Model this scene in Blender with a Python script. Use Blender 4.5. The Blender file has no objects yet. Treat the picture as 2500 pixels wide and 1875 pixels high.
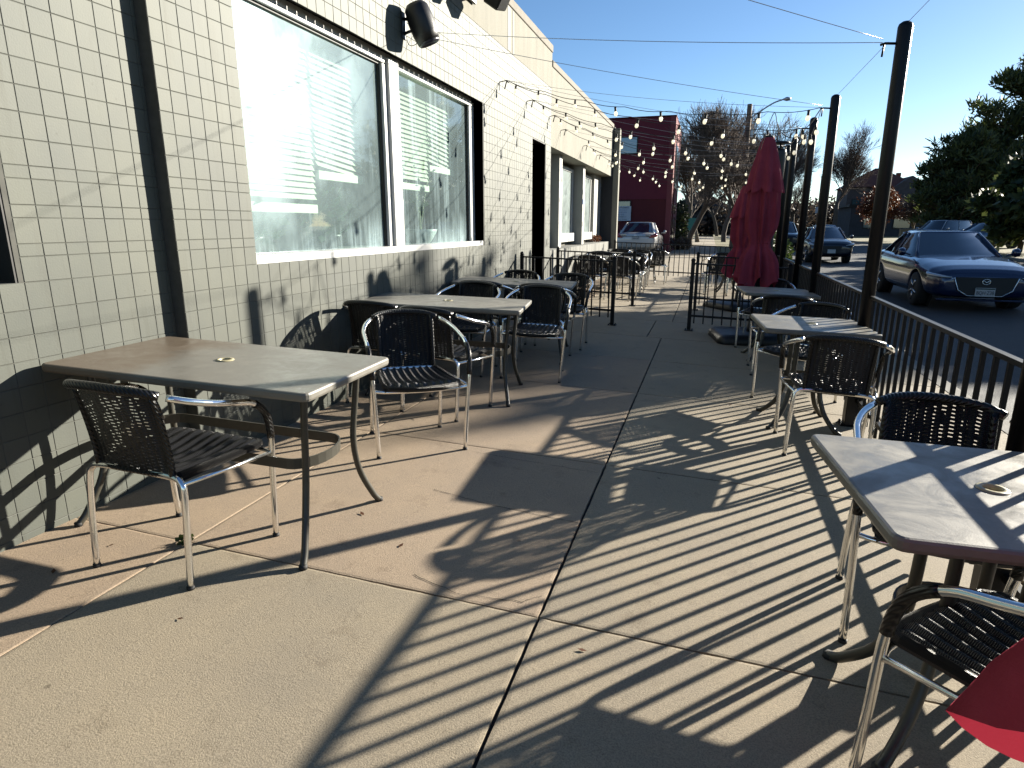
import bpy, math, random
from mathutils import Vector, Matrix, noise
R = math.radians
S = bpy.context.scene
COL = S.collection
random.seed(7)

# ------------------------------------------------------------------ helpers
def tag(o, label=None, cat=None, group=None, kind=None):
    if label: o['label'] = label
    if cat: o['category'] = cat
    if group: o['group'] = group
    if kind: o['kind'] = kind
    return o

def empty(name, loc=(0, 0, 0), rz=0.0, label=None, cat=None, group=None):
    o = bpy.data.objects.new(name, None); COL.objects.link(o)
    o.location = loc; o.rotation_euler = (0, 0, rz); o.empty_display_size = .1
    return tag(o, label, cat, group)

def crom(pts, n=6):
    P = [Vector(p) for p in pts]; P = [P[0] * 2 - P[1]] + P + [P[-1] * 2 - P[-2]]
    out = []
    for i in range(1, len(P) - 2):
        a, b, c, d = P[i - 1:i + 3]
        for k in range(n):
            t = k / n
            out.append(.5 * ((2 * b) + (c - a) * t + (2 * a - 5 * b + 4 * c - d) * t * t + (3 * b - a - 3 * c + d) * t ** 3))
    out.append(P[-2]); return out

class MB:
    def __init__(s): s.v = []; s.f = []; s.sm = []; s.uv = {}
    def add(s, vs, fs, sm=False, M=None):
        n = len(s.v)
        s.v += [tuple(M @ Vector(v)) if M else tuple(v) for v in vs]
        s.f += [tuple(i + n for i in f) for f in fs]; s.sm += [sm] * len(fs)
        return s
    def box(s, lo, hi, b=0.0, M=None):
        x0, y0, z0 = lo; x1, y1, z1 = hi
        if b <= 0:
            vs = [(x0, y0, z0), (x1, y0, z0), (x1, y1, z0), (x0, y1, z0), (x0, y0, z1), (x1, y0, z1), (x1, y1, z1), (x0, y1, z1)]
            return s.add(vs, [(0, 3, 2, 1), (4, 5, 6, 7), (0, 1, 5, 4), (1, 2, 6, 5), (2, 3, 7, 6), (3, 0, 4, 7)], False, M)
        def ring(i, z): return [(x0 + i, y0 + b, z), (x0 + b, y0 + i, z), (x1 - b, y0 + i, z), (x1 - i, y0 + b, z), (x1 - i, y1 - b, z), (x1 - b, y1 - i, z), (x0 + b, y1 - i, z), (x0 + i, y1 - b, z)]
        vs = ring(b * .8, z0) + ring(0, z0 + b) + ring(0, z1 - b) + ring(b * .8, z1)
        fs = [tuple(range(7, -1, -1)), tuple(range(24, 32))]
        for r in range(3):
            for k in range(8):
                a = r * 8 + k; c = r * 8 + (k + 1) % 8
                fs.append((a, c, c + 8, a + 8))
        return s.add(vs, fs, False, M)
    def tube(s, pts, r, n=8, cap=True, sm=True, M=None, flat=1.0):
        P = [Vector(p) for p in pts]; m = len(P)
        rr = list(r) if isinstance(r, (list, tuple)) else [r] * m
        vs = []; up = None
        for i, p in enumerate(P):
            d = (P[min(i + 1, m - 1)] - P[max(i - 1, 0)])
            d = d.normalized() if d.length > 1e-9 else Vector((0, 0, 1))
            if up is None:
                up = Vector((0, 0, 1)) if abs(d.z) < .9 else Vector((0, 1, 0))
            a = d.cross(up)
            if a.length < 1e-6: a = d.orthogonal()
            a.normalize(); b = a.cross(d).normalized(); up = b
            for k in range(n):
                t = 2 * math.pi * k / n
                vs.append(p + (a * math.cos(t) + b * (math.sin(t) * flat)) * rr[i])
        fs = [(i * n + k, i * n + (k + 1) % n, (i + 1) * n + (k + 1) % n, (i + 1) * n + k) for i in range(m - 1) for k in range(n)]
        if cap: fs += [tuple(range(n - 1, -1, -1)), tuple(range((m - 1) * n, m * n))]
        return s.add(vs, fs, sm, M)
    def lathe(s, prof, n=16, c=(0, 0, 0), sm=True, M=None, ecc=1.0):
        vs = []
        for r, z in prof:
            for k in range(n):
                t = 2 * math.pi * k / n; vs.append((c[0] + r * math.cos(t), c[1] + r * math.sin(t) * ecc, c[2] + z))
        m = len(prof)
        fs = [(i * n + k, i * n + (k + 1) % n, (i + 1) * n + (k + 1) % n, (i + 1) * n + k) for i in range(m - 1) for k in range(n)]
        fs += [tuple(range(n - 1, -1, -1)), tuple(range((m - 1) * n, m * n))]
        return s.add(vs, fs, sm, M)
    def prism(s, out, z0, z1, M=None, sm=False):
        n = len(out); vs = [(x, y, z0) for x, y in out] + [(x, y, z1) for x, y in out]
        fs = [tuple(range(n - 1, -1, -1)), tuple(range(n, 2 * n))] + [(k, (k + 1) % n, (k + 1) % n + n, k + n) for k in range(n)]
        return s.add(vs, fs, sm, M)
    def grid(s, fn, nu, nv, sm=True, uv=True):
        n0 = len(s.v); f0 = len(s.f)
        vs = [fn(i / nu, j / nv) for j in range(nv + 1) for i in range(nu + 1)]
        fs = []
        for j in range(nv):
            for i in range(nu):
                a = j * (nu + 1) + i; fs.append((a, a + 1, a + nu + 2, a + nu + 1))
        s.add(vs, fs, sm)
        if uv:
            for j in range(nv):
                for i in range(nu):
                    s.uv[f0 + j * nu + i] = [(i / nu, j / nv), ((i + 1) / nu, j / nv), ((i + 1) / nu, (j + 1) / nv), (i / nu, (j + 1) / nv)]
        return s
    def mesh(s, name, mat):
        me = bpy.data.meshes.new(name); me.from_pydata(s.v, [], s.f)
        me.polygons.foreach_set('use_smooth', s.sm)
        if s.uv:
            L = me.uv_layers.new(name='UVMap').data
            for fi, us in s.uv.items():
                st = me.polygons[fi].loop_start
                for k, u in enumerate(us): L[st + k].uv = u
        if mat: me.materials.append(mat)
        me.update(); return me
    def build(s, name, mat, parent=None, mods=None):
        o = bpy.data.objects.new(name, s.mesh(name, mat)); COL.objects.link(o)
        if parent: o.parent = parent
        return o

def children(o): return [c for c in bpy.data.objects if c.parent == o]
KIDS = {}
def snapshot(o):
    return (o, [snapshot(c) for c in children(o)])
def copy_tree(snap, parent=None):
    o, ks = snap; c = o.copy(); COL.objects.link(c); c.parent = parent
    for k in ks: copy_tree(k, c)
    return c

def zf(x): return -.035 * (x + 2.3)          # the patio falls gently towards the street

# ------------------------------------------------------------------ materials
KA = .57
def kc(c): return tuple(v * KA for v in c)
def nt(m): return m.node_tree.nodes, m.node_tree.links
def mat(name, col, rough=.6, metal=0.0, var=0.0, vscale=4.0, bump=0.0, bscale=60.0, spec=.5, coat=0.0, em=None, ems=0, dark=None):
    m = bpy.data.materials.new(name); m.use_nodes = True
    if metal < .5: col = kc(col)
    if dark: dark = kc(dark)
    N, L = nt(m); p = N['Principled BSDF']
    p.inputs['Base Color'].default_value = (*col, 1); p.inputs['Roughness'].default_value = rough
    p.inputs['Metallic'].default_value = metal; p.inputs['Specular IOR Level'].default_value = spec
    p.inputs['Coat Weight'].default_value = coat; p.inputs['Coat Roughness'].default_value = .05
    if em: p.inputs['Emission Color'].default_value = (*em, 1); p.inputs['Emission Strength'].default_value = ems
    tc = N.new('ShaderNodeTexCoord')
    if var > 0:
        no = N.new('ShaderNodeTexNoise'); no.inputs['Scale'].default_value = vscale; no.inputs['Detail'].default_value = 6; no.inputs['Roughness'].default_value = .65
        L.new(tc.outputs['Object'], no.inputs['Vector'])
        r = N.new('ShaderNodeValToRGB'); r.color_ramp.elements[0].position = .3; r.color_ramp.elements[1].position = .7
        d = dark or tuple(c * (1 - var) for c in col)
        r.color_ramp.elements[0].color = (*d, 1); r.color_ramp.elements[1].color = (*[min(1, c * (1 + var * .6)) for c in col], 1)
        L.new(no.outputs['Fac'], r.inputs['Fac']); L.new(r.outputs['Color'], p.inputs['Base Color'])
    if bump > 0:
        nb = N.new('ShaderNodeTexNoise'); nb.inputs['Scale'].default_value = bscale; nb.inputs['Detail'].default_value = 4
        L.new(tc.outputs['Object'], nb.inputs['Vector'])
        b = N.new('ShaderNodeBump'); b.inputs['Strength'].default_value = bump; b.inputs['Distance'].default_value = .01
        L.new(nb.outputs['Fac'], b.inputs['Height']); L.new(b.outputs['Normal'], p.inputs['Normal'])
    return m

def wear(m, sc=7, lo=.5, hi=.75, amt=.25):
    N, L = nt(m); p = N['Principled BSDF']; tc = N.new('ShaderNodeTexCoord')
    n = N.new('ShaderNodeTexNoise'); n.inputs['Scale'].default_value = sc; n.inputs['Detail'].default_value = 9; n.inputs['Roughness'].default_value = .72; n.inputs['Distortion'].default_value = .6; L.new(tc.outputs['Object'], n.inputs['Vector'])
    q = N.new('ShaderNodeMapRange'); q.inputs[1].default_value = .35; q.inputs[2].default_value = .7; q.inputs[3].default_value = p.inputs['Roughness'].default_value - .08; q.inputs[4].default_value = p.inputs['Roughness'].default_value + amt; L.new(n.outputs['Fac'], q.inputs[0]); L.new(q.outputs[0], p.inputs['Roughness'])
    return m
M = {}
M['alu'] = wear(mat('brushed_aluminium', (.86, .86, .85), .2, 1.0, .04, 9), 5, amt=.06)
M['cap'] = mat('black_rubber', (.02, .02, .02), .7)
M['black'] = mat('black_metal_paint', (.005, .005, .007), .42, 0, .3, 12, .03, 90, spec=.28)
M['brown_metal'] = mat('dark_bronze_metal', (.07, .065, .05), .4, 0, .25, 10, .04, 120)
M['dark_plastic'] = mat('black_plastic', (.014, .014, .016), .45, 0, .3, 20, .1, 150)
M['white_paint'] = mat('white_frame_paint', (.78, .78, .76), .4, 0, .06, 6, .03, 40)
M['black_reveal'] = mat('black_reveal_paint', (.012, .012, .012), .6)  # shade on the reveals put in as black; gaskets share it
M['brass'] = mat('cream_plastic_ring', (.62, .55, .33), .35, 0, .15, 30)
M['chrome'] = mat('chrome', (.8, .8, .82), .08, 1.0)

def stucco_mat(name, col, streak=.25):
    m = mat(name, col, .9, 0, 0, bump=.25, bscale=180); col = kc(col)
    N, L = nt(m); p = N['Principled BSDF']
    tc = N.new('ShaderNodeTexCoord'); mp = N.new('ShaderNodeMapping'); mp.inputs['Scale'].default_value = (1, 2.2, .35)
    no = N.new('ShaderNodeTexNoise'); no.inputs['Scale'].default_value = 2.4; no.inputs['Detail'].default_value = 9; no.inputs['Roughness'].default_value = .65
    L.new(tc.outputs['Object'], mp.inputs['Vector']); L.new(mp.outputs['Vector'], no.inputs['Vector'])
    r = N.new('ShaderNodeValToRGB'); r.color_ramp.elements[0].position = .32; r.color_ramp.elements[1].position = .62
    r.color_ramp.elements[0].color = (*[c * (1 - streak) for c in col], 1); r.color_ramp.elements[1].color = (*col, 1)
    L.new(no.outputs['Fac'], r.inputs['Fac']); L.new(r.outputs['Color'], p.inputs['Base Color'])
    return m
M['stucco'] = stucco_mat('cream_stucco', (.36, .345, .285), .22)
M['cap_stone'] = stucco_mat('parapet_cap', (.33, .30, .25), .15)
M['fin'] = stucco_mat('dark_grey_render', (.07, .07, .075), .3)  # shade on the fin face put into a dark colour
M['planter'] = stucco_mat('stained_concrete', (.34, .34, .31), .6)

def tile_mat():
    m = bpy.data.materials.new('painted_wall_tile'); m.use_nodes = True
    N, L = nt(m); p = N['Principled BSDF']; p.inputs['Roughness'].default_value = .62; p.inputs['Specular IOR Level'].default_value = .3
    g = N.new('ShaderNodeNewGeometry'); tc = N.new('ShaderNodeTexCoord')
    r = N.new('ShaderNodeValToRGB'); e = r.color_ramp.elements
    e[0].color = (*kc((.134, .147, .127)), 1); e[1].color = (*kc((.150, .162, .139)), 1)
    L.new(g.outputs['Random Per Island'], r.inputs['Fac'])
    no = N.new('ShaderNodeTexNoise'); no.inputs['Scale'].default_value = 1.3; no.inputs['Detail'].default_value = 7; no.inputs['Roughness'].default_value = .7
    L.new(tc.outputs['Object'], no.inputs['Vector'])
    r2 = N.new('ShaderNodeValToRGB'); r2.color_ramp.elements[0].position = .35; r2.color_ramp.elements[1].position = .68
    r2.color_ramp.elements[0].color = (.86, .86, .88, 1); r2.color_ramp.elements[1].color = (1.08, 1.05, .99, 1)
    L.new(no.outputs['Fac'], r2.inputs['Fac'])
    # light falloff put into the tile colour, paler towards the top of the wall
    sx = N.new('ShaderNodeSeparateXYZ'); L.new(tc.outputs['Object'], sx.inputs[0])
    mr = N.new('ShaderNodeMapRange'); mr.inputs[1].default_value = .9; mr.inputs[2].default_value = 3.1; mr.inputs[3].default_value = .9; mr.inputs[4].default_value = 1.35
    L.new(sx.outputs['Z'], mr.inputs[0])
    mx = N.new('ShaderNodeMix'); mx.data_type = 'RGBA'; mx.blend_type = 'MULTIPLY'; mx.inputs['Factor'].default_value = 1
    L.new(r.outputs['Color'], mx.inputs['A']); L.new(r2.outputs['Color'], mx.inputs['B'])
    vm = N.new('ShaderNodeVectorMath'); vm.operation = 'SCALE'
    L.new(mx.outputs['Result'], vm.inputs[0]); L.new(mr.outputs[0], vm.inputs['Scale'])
    mp = N.new('ShaderNodeMapping'); mp.inputs['Scale'].default_value = (1, 9, .5); L.new(tc.outputs['Object'], mp.inputs['Vector'])
    dn = N.new('ShaderNodeTexNoise'); dn.inputs['Scale'].default_value = 1.6; dn.inputs['Detail'].default_value = 8; dn.inputs['Roughness'].default_value = .7; L.new(mp.outputs[0], dn.inputs['Vector'])
    dr_ = N.new('ShaderNodeValToRGB'); dr_.color_ramp.elements[0].position = .26; dr_.color_ramp.elements[1].position = .46; dr_.color_ramp.elements[0].color = (.76, .74, .70, 1); dr_.color_ramp.elements[1].color = (1, 1, 1, 1); L.new(dn.outputs['Fac'], dr_.inputs['Fac'])
    cn = N.new('ShaderNodeTexNoise'); cn.inputs['Scale'].default_value = 26; cn.inputs['Detail'].default_value = 5; L.new(tc.outputs['Object'], cn.inputs['Vector'])
    cr_ = N.new('ShaderNodeValToRGB'); cr_.color_ramp.elements[0].position = .24; cr_.color_ramp.elements[1].position = .30; cr_.color_ramp.elements[0].color = (.7, .68, .66, 1); cr_.color_ramp.elements[1].color = (1, 1, 1, 1); L.new(cn.outputs['Fac'], cr_.inputs['Fac'])
    m3 = N.new('ShaderNodeMix'); m3.data_type = 'RGBA'; m3.blend_type = 'MULTIPLY'; m3.inputs['Factor'].default_value = 1; L.new(vm.outputs[0], m3.inputs['A']); L.new(dr_.outputs['Color'], m3.inputs['B'])
    m5 = N.new('ShaderNodeMix'); m5.data_type = 'RGBA'; m5.blend_type = 'MULTIPLY'; m5.inputs['Factor'].default_value = 1; L.new(m3.outputs['Result'], m5.inputs['A']); L.new(cr_.outputs['Color'], m5.inputs['B'])
    L.new(m5.outputs['Result'], p.inputs['Base Color'])
    nb = N.new('ShaderNodeTexNoise'); nb.inputs['Scale'].default_value = 140; nb.inputs['Detail'].default_value = 3
    L.new(tc.outputs['Object'], nb.inputs['Vector'])
    b = N.new('ShaderNodeBump'); b.inputs['Strength'].default_value = .12; b.inputs['Distance'].default_value = .004
    L.new(nb.outputs['Fac'], b.inputs['Height']); L.new(b.outputs['Normal'], p.inputs['Normal'])
    return m
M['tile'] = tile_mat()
M['grout'] = mat('dark_grout', (.12, .12, .105), .9, 0, .25, 15)

def concrete_mat(name, A, B, sp=.35):
    A = kc(A); B = kc(B)
    m = bpy.data.materials.new(name); m.use_nodes = True
    N, L = nt(m); p = N['Principled BSDF']; p.inputs['Roughness'].default_value = .88
    tc = N.new('ShaderNodeTexCoord'); g = N.new('ShaderNodeNewGeometry')
    r = N.new('ShaderNodeValToRGB'); r.color_ramp.elements[0].color = (*A, 1); r.color_ramp.elements[1].color = (*B, 1)
    L.new(g.outputs['Random Per Island'], r.inputs['Fac'])
    def noise(scale, det, lo, hi, c0, c1):
        n = N.new('ShaderNodeTexNoise'); n.inputs['Scale'].default_value = scale; n.inputs['Detail'].default_value = det; n.inputs['Roughness'].default_value = .7
        L.new(tc.outputs['Object'], n.inputs['Vector'])
        q = N.new('ShaderNodeValToRGB'); q.color_ramp.elements[0].position = lo; q.color_ramp.elements[1].position = hi
        q.color_ramp.elements[0].color = (*c0, 1); q.color_ramp.elements[1].color = (*c1, 1)
        L.new(n.outputs['Fac'], q.inputs['Fac']); return n, q
    n1, a = noise(1.6, 8, .3, .7, (.84, .84, .86), (1.1, 1.07, 1.02))
    n2, b = noise(210, 4, .34, .62, (.66, .64, .62), (1.16, 1.15, 1.14))
    n3, c = noise(23, 5, .24, .34, (.5, .48, .46), (1, 1, 1))
    n4, d4 = noise(5.2, 6, .30, .42, (.78, .76, .74), (1, 1, 1)); n5, d5 = noise(9.0, 1, .17, .20, (.35, .33, .31), (1, 1, 1))
    cur = r.outputs['Color']
    for q in (a, b, c, d4, d5):
        mx = N.new('ShaderNodeMix'); mx.data_type = 'RGBA'; mx.blend_type = 'MULTIPLY'; mx.inputs['Factor'].default_value = 1
        L.new(cur, mx.inputs['A']); L.new(q.outputs['Color'], mx.inputs['B']); cur = mx.outputs['Result']
    L.new(cur, p.inputs['Base Color'])
    bp = N.new('ShaderNodeBump'); bp.inputs['Strength'].default_value = sp; bp.inputs['Distance'].default_value = .006
    L.new(n2.outputs['Fac'], bp.inputs['Height']); L.new(bp.outputs['Normal'], p.inputs['Normal'])
    return m
M['slab_tan'] = concrete_mat('pinkish_tan_concrete', (.50, .39, .28), (.53, .42, .305))
M['slab_grey'] = concrete_mat('grey_tan_concrete', (.465, .40, .295), (.49, .42, .31))
M['joint'] = mat('dark_joint_dirt', (.03, .028, .025), .95, 0, .5, 30)
M['asphalt'] = mat('asphalt', (.034, .035, .038), .75, 0, .3, 3, .5, 120)
M['kerb'] = mat('kerb_concrete', (.33, .31, .27), .9, 0, .25, 3, .3, 90)
M['grass'] = mat('dry_winter_grass', (.26, .22, .09), .95, 0, .5, 5, .8, 60, dark=(.12, .12, .045))
M['soil'] = mat('lot_concrete', (.36, .32, .26), .9, 0, .3, 1.2, .3, 90)
M['linepaint'] = mat('worn_white_line', (.3, .3, .28), .7, 0, .3, 20)

def table_mat():
    m = mat('taupe_tabletop_laminate', (.27, .255, .22), .38, 0, .16, 9, .05, 260)
    return wear(m)
M['table'] = table_mat()
def table_rust():
    m = mat('rust_stained_tabletop', (.27, .255, .22), .36, bump=.05, bscale=260)
    N, L = nt(m); p = N['Principled BSDF']; tc = N.new('ShaderNodeTexCoord')
    no = N.new('ShaderNodeTexNoise'); no.inputs['Scale'].default_value = 3.5; no.inputs['Detail'].default_value = 5
    L.new(tc.outputs['Object'], no.inputs['Vector'])
    sx = N.new('ShaderNodeSeparateXYZ'); L.new(tc.outputs['Object'], sx.inputs[0])
    a = N.new('ShaderNodeMath'); a.operation = 'MULTIPLY_ADD'; a.inputs[1].default_value = -1.6; a.inputs[2].default_value = .02
    L.new(sx.outputs['X'], a.inputs[0])
    b = N.new('ShaderNodeMath'); b.operation = 'ADD'; L.new(a.outputs[0], b.inputs[0]); L.new(no.outputs['Fac'], b.inputs[1])
    r = N.new('ShaderNodeValToRGB'); r.color_ramp.elements[0].position = .72; r.color_ramp.elements[1].position = .95
    r.color_ramp.elements[0].color = (*kc((.27, .255, .22)), 1); r.color_ramp.elements[1].color = (*kc((.21, .165, .12)), 1)
    L.new(b.outputs[0], r.inputs['Fac']); L.new(r.outputs['Color'], p.inputs['Base Color']); return m
M['table_rust'] = wear(table_rust())

def weave_mat(name, nu, nv, holes):
    m = bpy.data.materials.new(name); m.use_nodes = True
    N, L = nt(m); p = N['Principled BSDF']; out = N['Material Output']
    p.inputs['Base Color'].default_value = (.006, .006, .007, 1); p.inputs['Roughness'].default_value = .34; p.inputs['Specular IOR Level'].default_value = .38
    uv = N.new('ShaderNodeUVMap'); sp = N.new('ShaderNodeSeparateXYZ'); L.new(uv.outputs[0], sp.inputs[0])
    def math_(op, a, b=None, v=None):
        q = N.new('ShaderNodeMath'); q.operation = op
        for i, s_ in enumerate((a, b)):
            if s_ is None: continue
            if isinstance(s_, (int, float)): q.inputs[i].default_value = s_
            else: L.new(s_, q.inputs[i])
        return q.outputs[0]
    U = math_('MULTIPLY', sp.outputs['X'], nu); V = math_('MULTIPLY', sp.outputs['Y'], nv)
    fu = math_('FRACT', U); flu = math_('FLOOR', U)
    off = math_('MULTIPLY', math_('MODULO', flu, 2), .5)
    fv = math_('FRACT', math_('ADD', V, off))
    hu = math_('ABSOLUTE', math_('SUBTRACT', fu, .5)); hv = math_('ABSOLUTE', math_('SUBTRACT', fv, .5))
    h = math_('ADD', math_('MULTIPLY', math_('COSINE', math_('MULTIPLY', U, 6.2832)), -.5), math_('MULTIPLY', math_('COSINE', math_('MULTIPLY', math_('ADD', V, off), 12.566)), .35))
    bp = N.new('ShaderNodeBump'); bp.inputs['Strength'].default_value = .9; bp.inputs['Distance'].default_value = .004
    L.new(h, bp.inputs['Height']); L.new(bp.outputs['Normal'], p.inputs['Normal'])
    if holes:
        wob = N.new('ShaderNodeTexNoise'); wob.inputs['Scale'].default_value = 7; L.new(uv.outputs[0], wob.inputs['Vector'])
        thr = math_('MULTIPLY', wob.outputs['Fac'], .56)
        a = math_('LESS_THAN', hu, thr); b = math_('LESS_THAN', hv, .13); c = math_('MULTIPLY', a, b)
        ed = math_('MULTIPLY', math_('GREATER_THAN', sp.outputs['X'], .1), math_('LESS_THAN', sp.outputs['X'], .9))
        ev = math_('GREATER_THAN', wob.outputs['Fac'], .46)
        c = math_('MULTIPLY', math_('MULTIPLY', c, ed), ev)
        tr = N.new('ShaderNodeBsdfTransparent'); mx = N.new('ShaderNodeMixShader')
        L.new(c, mx.inputs[0]); L.new(p.outputs[0], mx.inputs[1]); L.new(tr.outputs[0], mx.inputs[2]); L.new(mx.outputs[0], out.inputs['Surface'])
    return m
M['weave'] = weave_mat('black_woven_back', 13, 25, True)
M['seatweave'] = weave_mat('black_woven_seat', 9, 44, False)
def wrap_mat():
    m = mat('black_wrapped_cane', (.006, .006, .007), .3, spec=.42)
    N, L = nt(m); p = N['Principled BSDF']; tc = N.new('ShaderNodeTexCoord')
    w = N.new('ShaderNodeTexWave'); w.bands_direction = 'DIAGONAL'; w.inputs['Scale'].default_value = 38; w.inputs['Distortion'].default_value = .6
    L.new(tc.outputs['Object'], w.inputs['Vector'])
    b = N.new('ShaderNodeBump'); b.inputs['Strength'].default_value = .8; b.inputs['Distance'].default_value = .003
    L.new(w.outputs['Fac'], b.inputs['Height']); L.new(b.outputs['Normal'], p.inputs['Normal']); return m
M['wrap'] = wrap_mat()

def canvas_mat():
    m = mat('faded_red_canvas', (.56, .085, .135), .85, 0, .18, 6, .2, 300, spec=.2)
    N, L = nt(m); p = N['Principled BSDF']; out = N['Material Output']
    t = N.new('ShaderNodeBsdfTranslucent'); t.inputs['Color'].default_value = (.34, .025, .045, 1)
    mx = N.new('ShaderNodeMixShader'); mx.inputs[0].default_value = .22
    L.new(p.outputs[0], mx.inputs[1]); L.new(t.outputs[0], mx.inputs[2]); L.new(mx.outputs[0], out.inputs['Surface']); return m
M['canvas'] = canvas_mat()

def bulb_mat():
    m = bpy.data.materials.new('frosted_bulb'); m.use_nodes = True
    N, L = nt(m); p = N['Principled BSDF']; out = N['Material Output']
    p.inputs['Base Color'].default_value = (.9, .88, .8, 1); p.inputs['Roughness'].default_value = .15
    p.inputs['Emission Color'].default_value = (1, .9, .66, 1); p.inputs['Emission Strength'].default_value = .18
    t = N.new('ShaderNodeBsdfTranslucent'); t.inputs['Color'].default_value = (.95, .93, .85, 1)
    mx = N.new('ShaderNodeMixShader'); mx.inputs[0].default_value = .4
    L.new(p.outputs[0], mx.inputs[1]); L.new(t.outputs[0], mx.inputs[2]); L.new(mx.outputs[0], out.inputs['Surface']); return m
M['bulb'] = bulb_mat()

def pane_mat():
    m = bpy.data.materials.new('dirty_window_glass'); m.use_nodes = True
    N, L = nt(m); out = N['Material Output']; N.remove(N['Principled BSDF'])
    tc = N.new('ShaderNodeTexCoord')
    gl = N.new('ShaderNodeBsdfGlossy'); gl.inputs['Roughness'].default_value = .03; gl.inputs['Color'].default_value = (.85, .95, 1, 1)
    tr = N.new('ShaderNodeBsdfTransparent'); tr.inputs['Color'].default_value = (.80, .94, .90, 1)
    gm_ = N.new('ShaderNodeNewGeometry'); dt = N.new('ShaderNodeVectorMath'); dt.operation = 'DOT_PRODUCT'; L.new(gm_.outputs['Incoming'], dt.inputs[0]); L.new(gm_.outputs['Normal'], dt.inputs[1])
    ab = N.new('ShaderNodeMath'); ab.operation = 'ABSOLUTE'; L.new(dt.outputs['Value'], ab.inputs[0]); sb_ = N.new('ShaderNodeMath'); sb_.operation = 'SUBTRACT'; sb_.inputs[0].default_value = 1; L.new(ab.outputs[0], sb_.inputs[1])
    pw = N.new('ShaderNodeMath'); pw.operation = 'POWER'; L.new(sb_.outputs[0], pw.inputs[0]); pw.inputs[1].default_value = 4.5; lw = N.new('ShaderNodeMath'); lw.operation = 'MULTIPLY_ADD'; L.new(pw.outputs[0], lw.inputs[0]); lw.inputs[1].default_value = .9; lw.inputs[2].default_value = .06
    m1 = N.new('ShaderNodeMixShader'); L.new(lw.outputs[0], m1.inputs[0]); L.new(tr.outputs[0], m1.inputs[1]); L.new(gl.outputs[0], m1.inputs[2])
    df = N.new('ShaderNodeBsdfDiffuse'); df.inputs['Color'].default_value = (.56, .73, .76, 1)
    def nz(sc, scale, det, lo, hi):
        mp = N.new('ShaderNodeMapping'); mp.inputs['Scale'].default_value = sc; L.new(tc.outputs['Object'], mp.inputs['Vector'])
        n = N.new('ShaderNodeTexNoise'); n.inputs['Scale'].default_value = scale; n.inputs['Detail'].default_value = det; n.inputs['Roughness'].default_value = .6
        L.new(mp.outputs[0], n.inputs['Vector'])
        q = N.new('ShaderNodeMapRange'); q.inputs[1].default_value = lo; q.inputs[2].default_value = hi; L.new(n.outputs['Fac'], q.inputs[0]); return q.outputs[0]
    def mm(op, a, b):
        q = N.new('ShaderNodeMath'); q.operation = op; q.use_clamp = op != 'SUBTRACT'
        for i, s_ in enumerate((a, b)):
            if isinstance(s_, (int, float)): q.inputs[i].default_value = s_
            else: L.new(s_, q.inputs[i])
        return q.outputs[0]
    streak = nz((1, 1, .12), 3.2, 7, .46, .7)           # long vertical run marks
    blot = nz((1, .8, .6), 1.6, 5, .42, .66)
    fine = nz((1, 6, .35), 4, 6, .42, .7)
    sx = N.new('ShaderNodeSeparateXYZ'); L.new(tc.outputs['Object'], sx.inputs[0])
    foot = N.new('ShaderNodeMapRange'); foot.inputs[1].default_value = 1.5; foot.inputs[2].default_value = 1.1; L.new(sx.outputs['Z'], foot.inputs[0])
    left = N.new('ShaderNodeMapRange'); left.inputs[1].default_value = 5.0; left.inputs[2].default_value = 3.2; left.inputs[3].default_value = .12; left.inputs[4].default_value = 1.15; L.new(sx.outputs['Y'], left.inputs[0])
    high = N.new('ShaderNodeMapRange'); high.inputs[1].default_value = 1.2; high.inputs[2].default_value = 2.3; high.inputs[3].default_value = .25; high.inputs[4].default_value = 1.0; L.new(sx.outputs['Z'], high.inputs[0])
    a = mm('MULTIPLY', mm('MULTIPLY', left.outputs[0], high.outputs[0]), mm('ADD', blot, .45))
    b = mm('MULTIPLY', foot.outputs[0], mm('ADD', mm('MULTIPLY', fine, .5), mm('MULTIPLY', blot, .6)))
    c = mm('MULTIPLY', mm('MULTIPLY', streak, .4), mm('ADD', fine, .3))
    d = mm('MAXIMUM', mm('MAXIMUM', a, mm('MULTIPLY', b, .6)), c)
    e = mm('ADD', mm('MULTIPLY', d, .8), .06)
    m2 = N.new('ShaderNodeMixShader'); L.new(e, m2.inputs[0]); L.new(m1.outputs[0], m2.inputs[1]); L.new(df.outputs[0], m2.inputs[2])
    L.new(m2.outputs[0], out.inputs['Surface']); return m
M['pane'] = pane_mat()
def plain_glass(name, tint, rough=.03, op=.25):
    m = bpy.data.materials.new(name); m.use_nodes = True
    N, L = nt(m); p = N['Principled BSDF']; p.inputs['Base Color'].default_value = (*tint, 1); p.inputs['Roughness'].default_value = rough; p.inputs['Specular IOR Level'].default_value = .9
    p.inputs['Coat Weight'].default_value = .6; p.inputs['Coat Roughness'].default_value = .02
    return m
M['carglass'] = plain_glass('tinted_car_glass', (.012, .02, .035))
M['darkglass'] = plain_glass('dark_window_glass', (.05, .09, .1), .08)
M['blueglass'] = plain_glass('sky_reflecting_glass', (.16, .24, .3), .06)
M['foggyglass'] = mat('frosted_pale_glass', (.38, .46, .45), .25, 0, .35, 4, spec=.8)
M['tyre'] = mat('tyre_rubber', (.015, .015, .015), .8)
M['rim'] = mat('alloy_rim', (.35, .36, .38), .25, 1.0)
def paint(name, c): return mat(name, c, .3, .3, coat=.7)
M['p_blue'] = mat('deep_blue_car_paint', (.006, .020, .085), .24, .35, coat=1.0); M['p_navy'] = paint('navy_car_paint', (.004, .008, .025))
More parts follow.
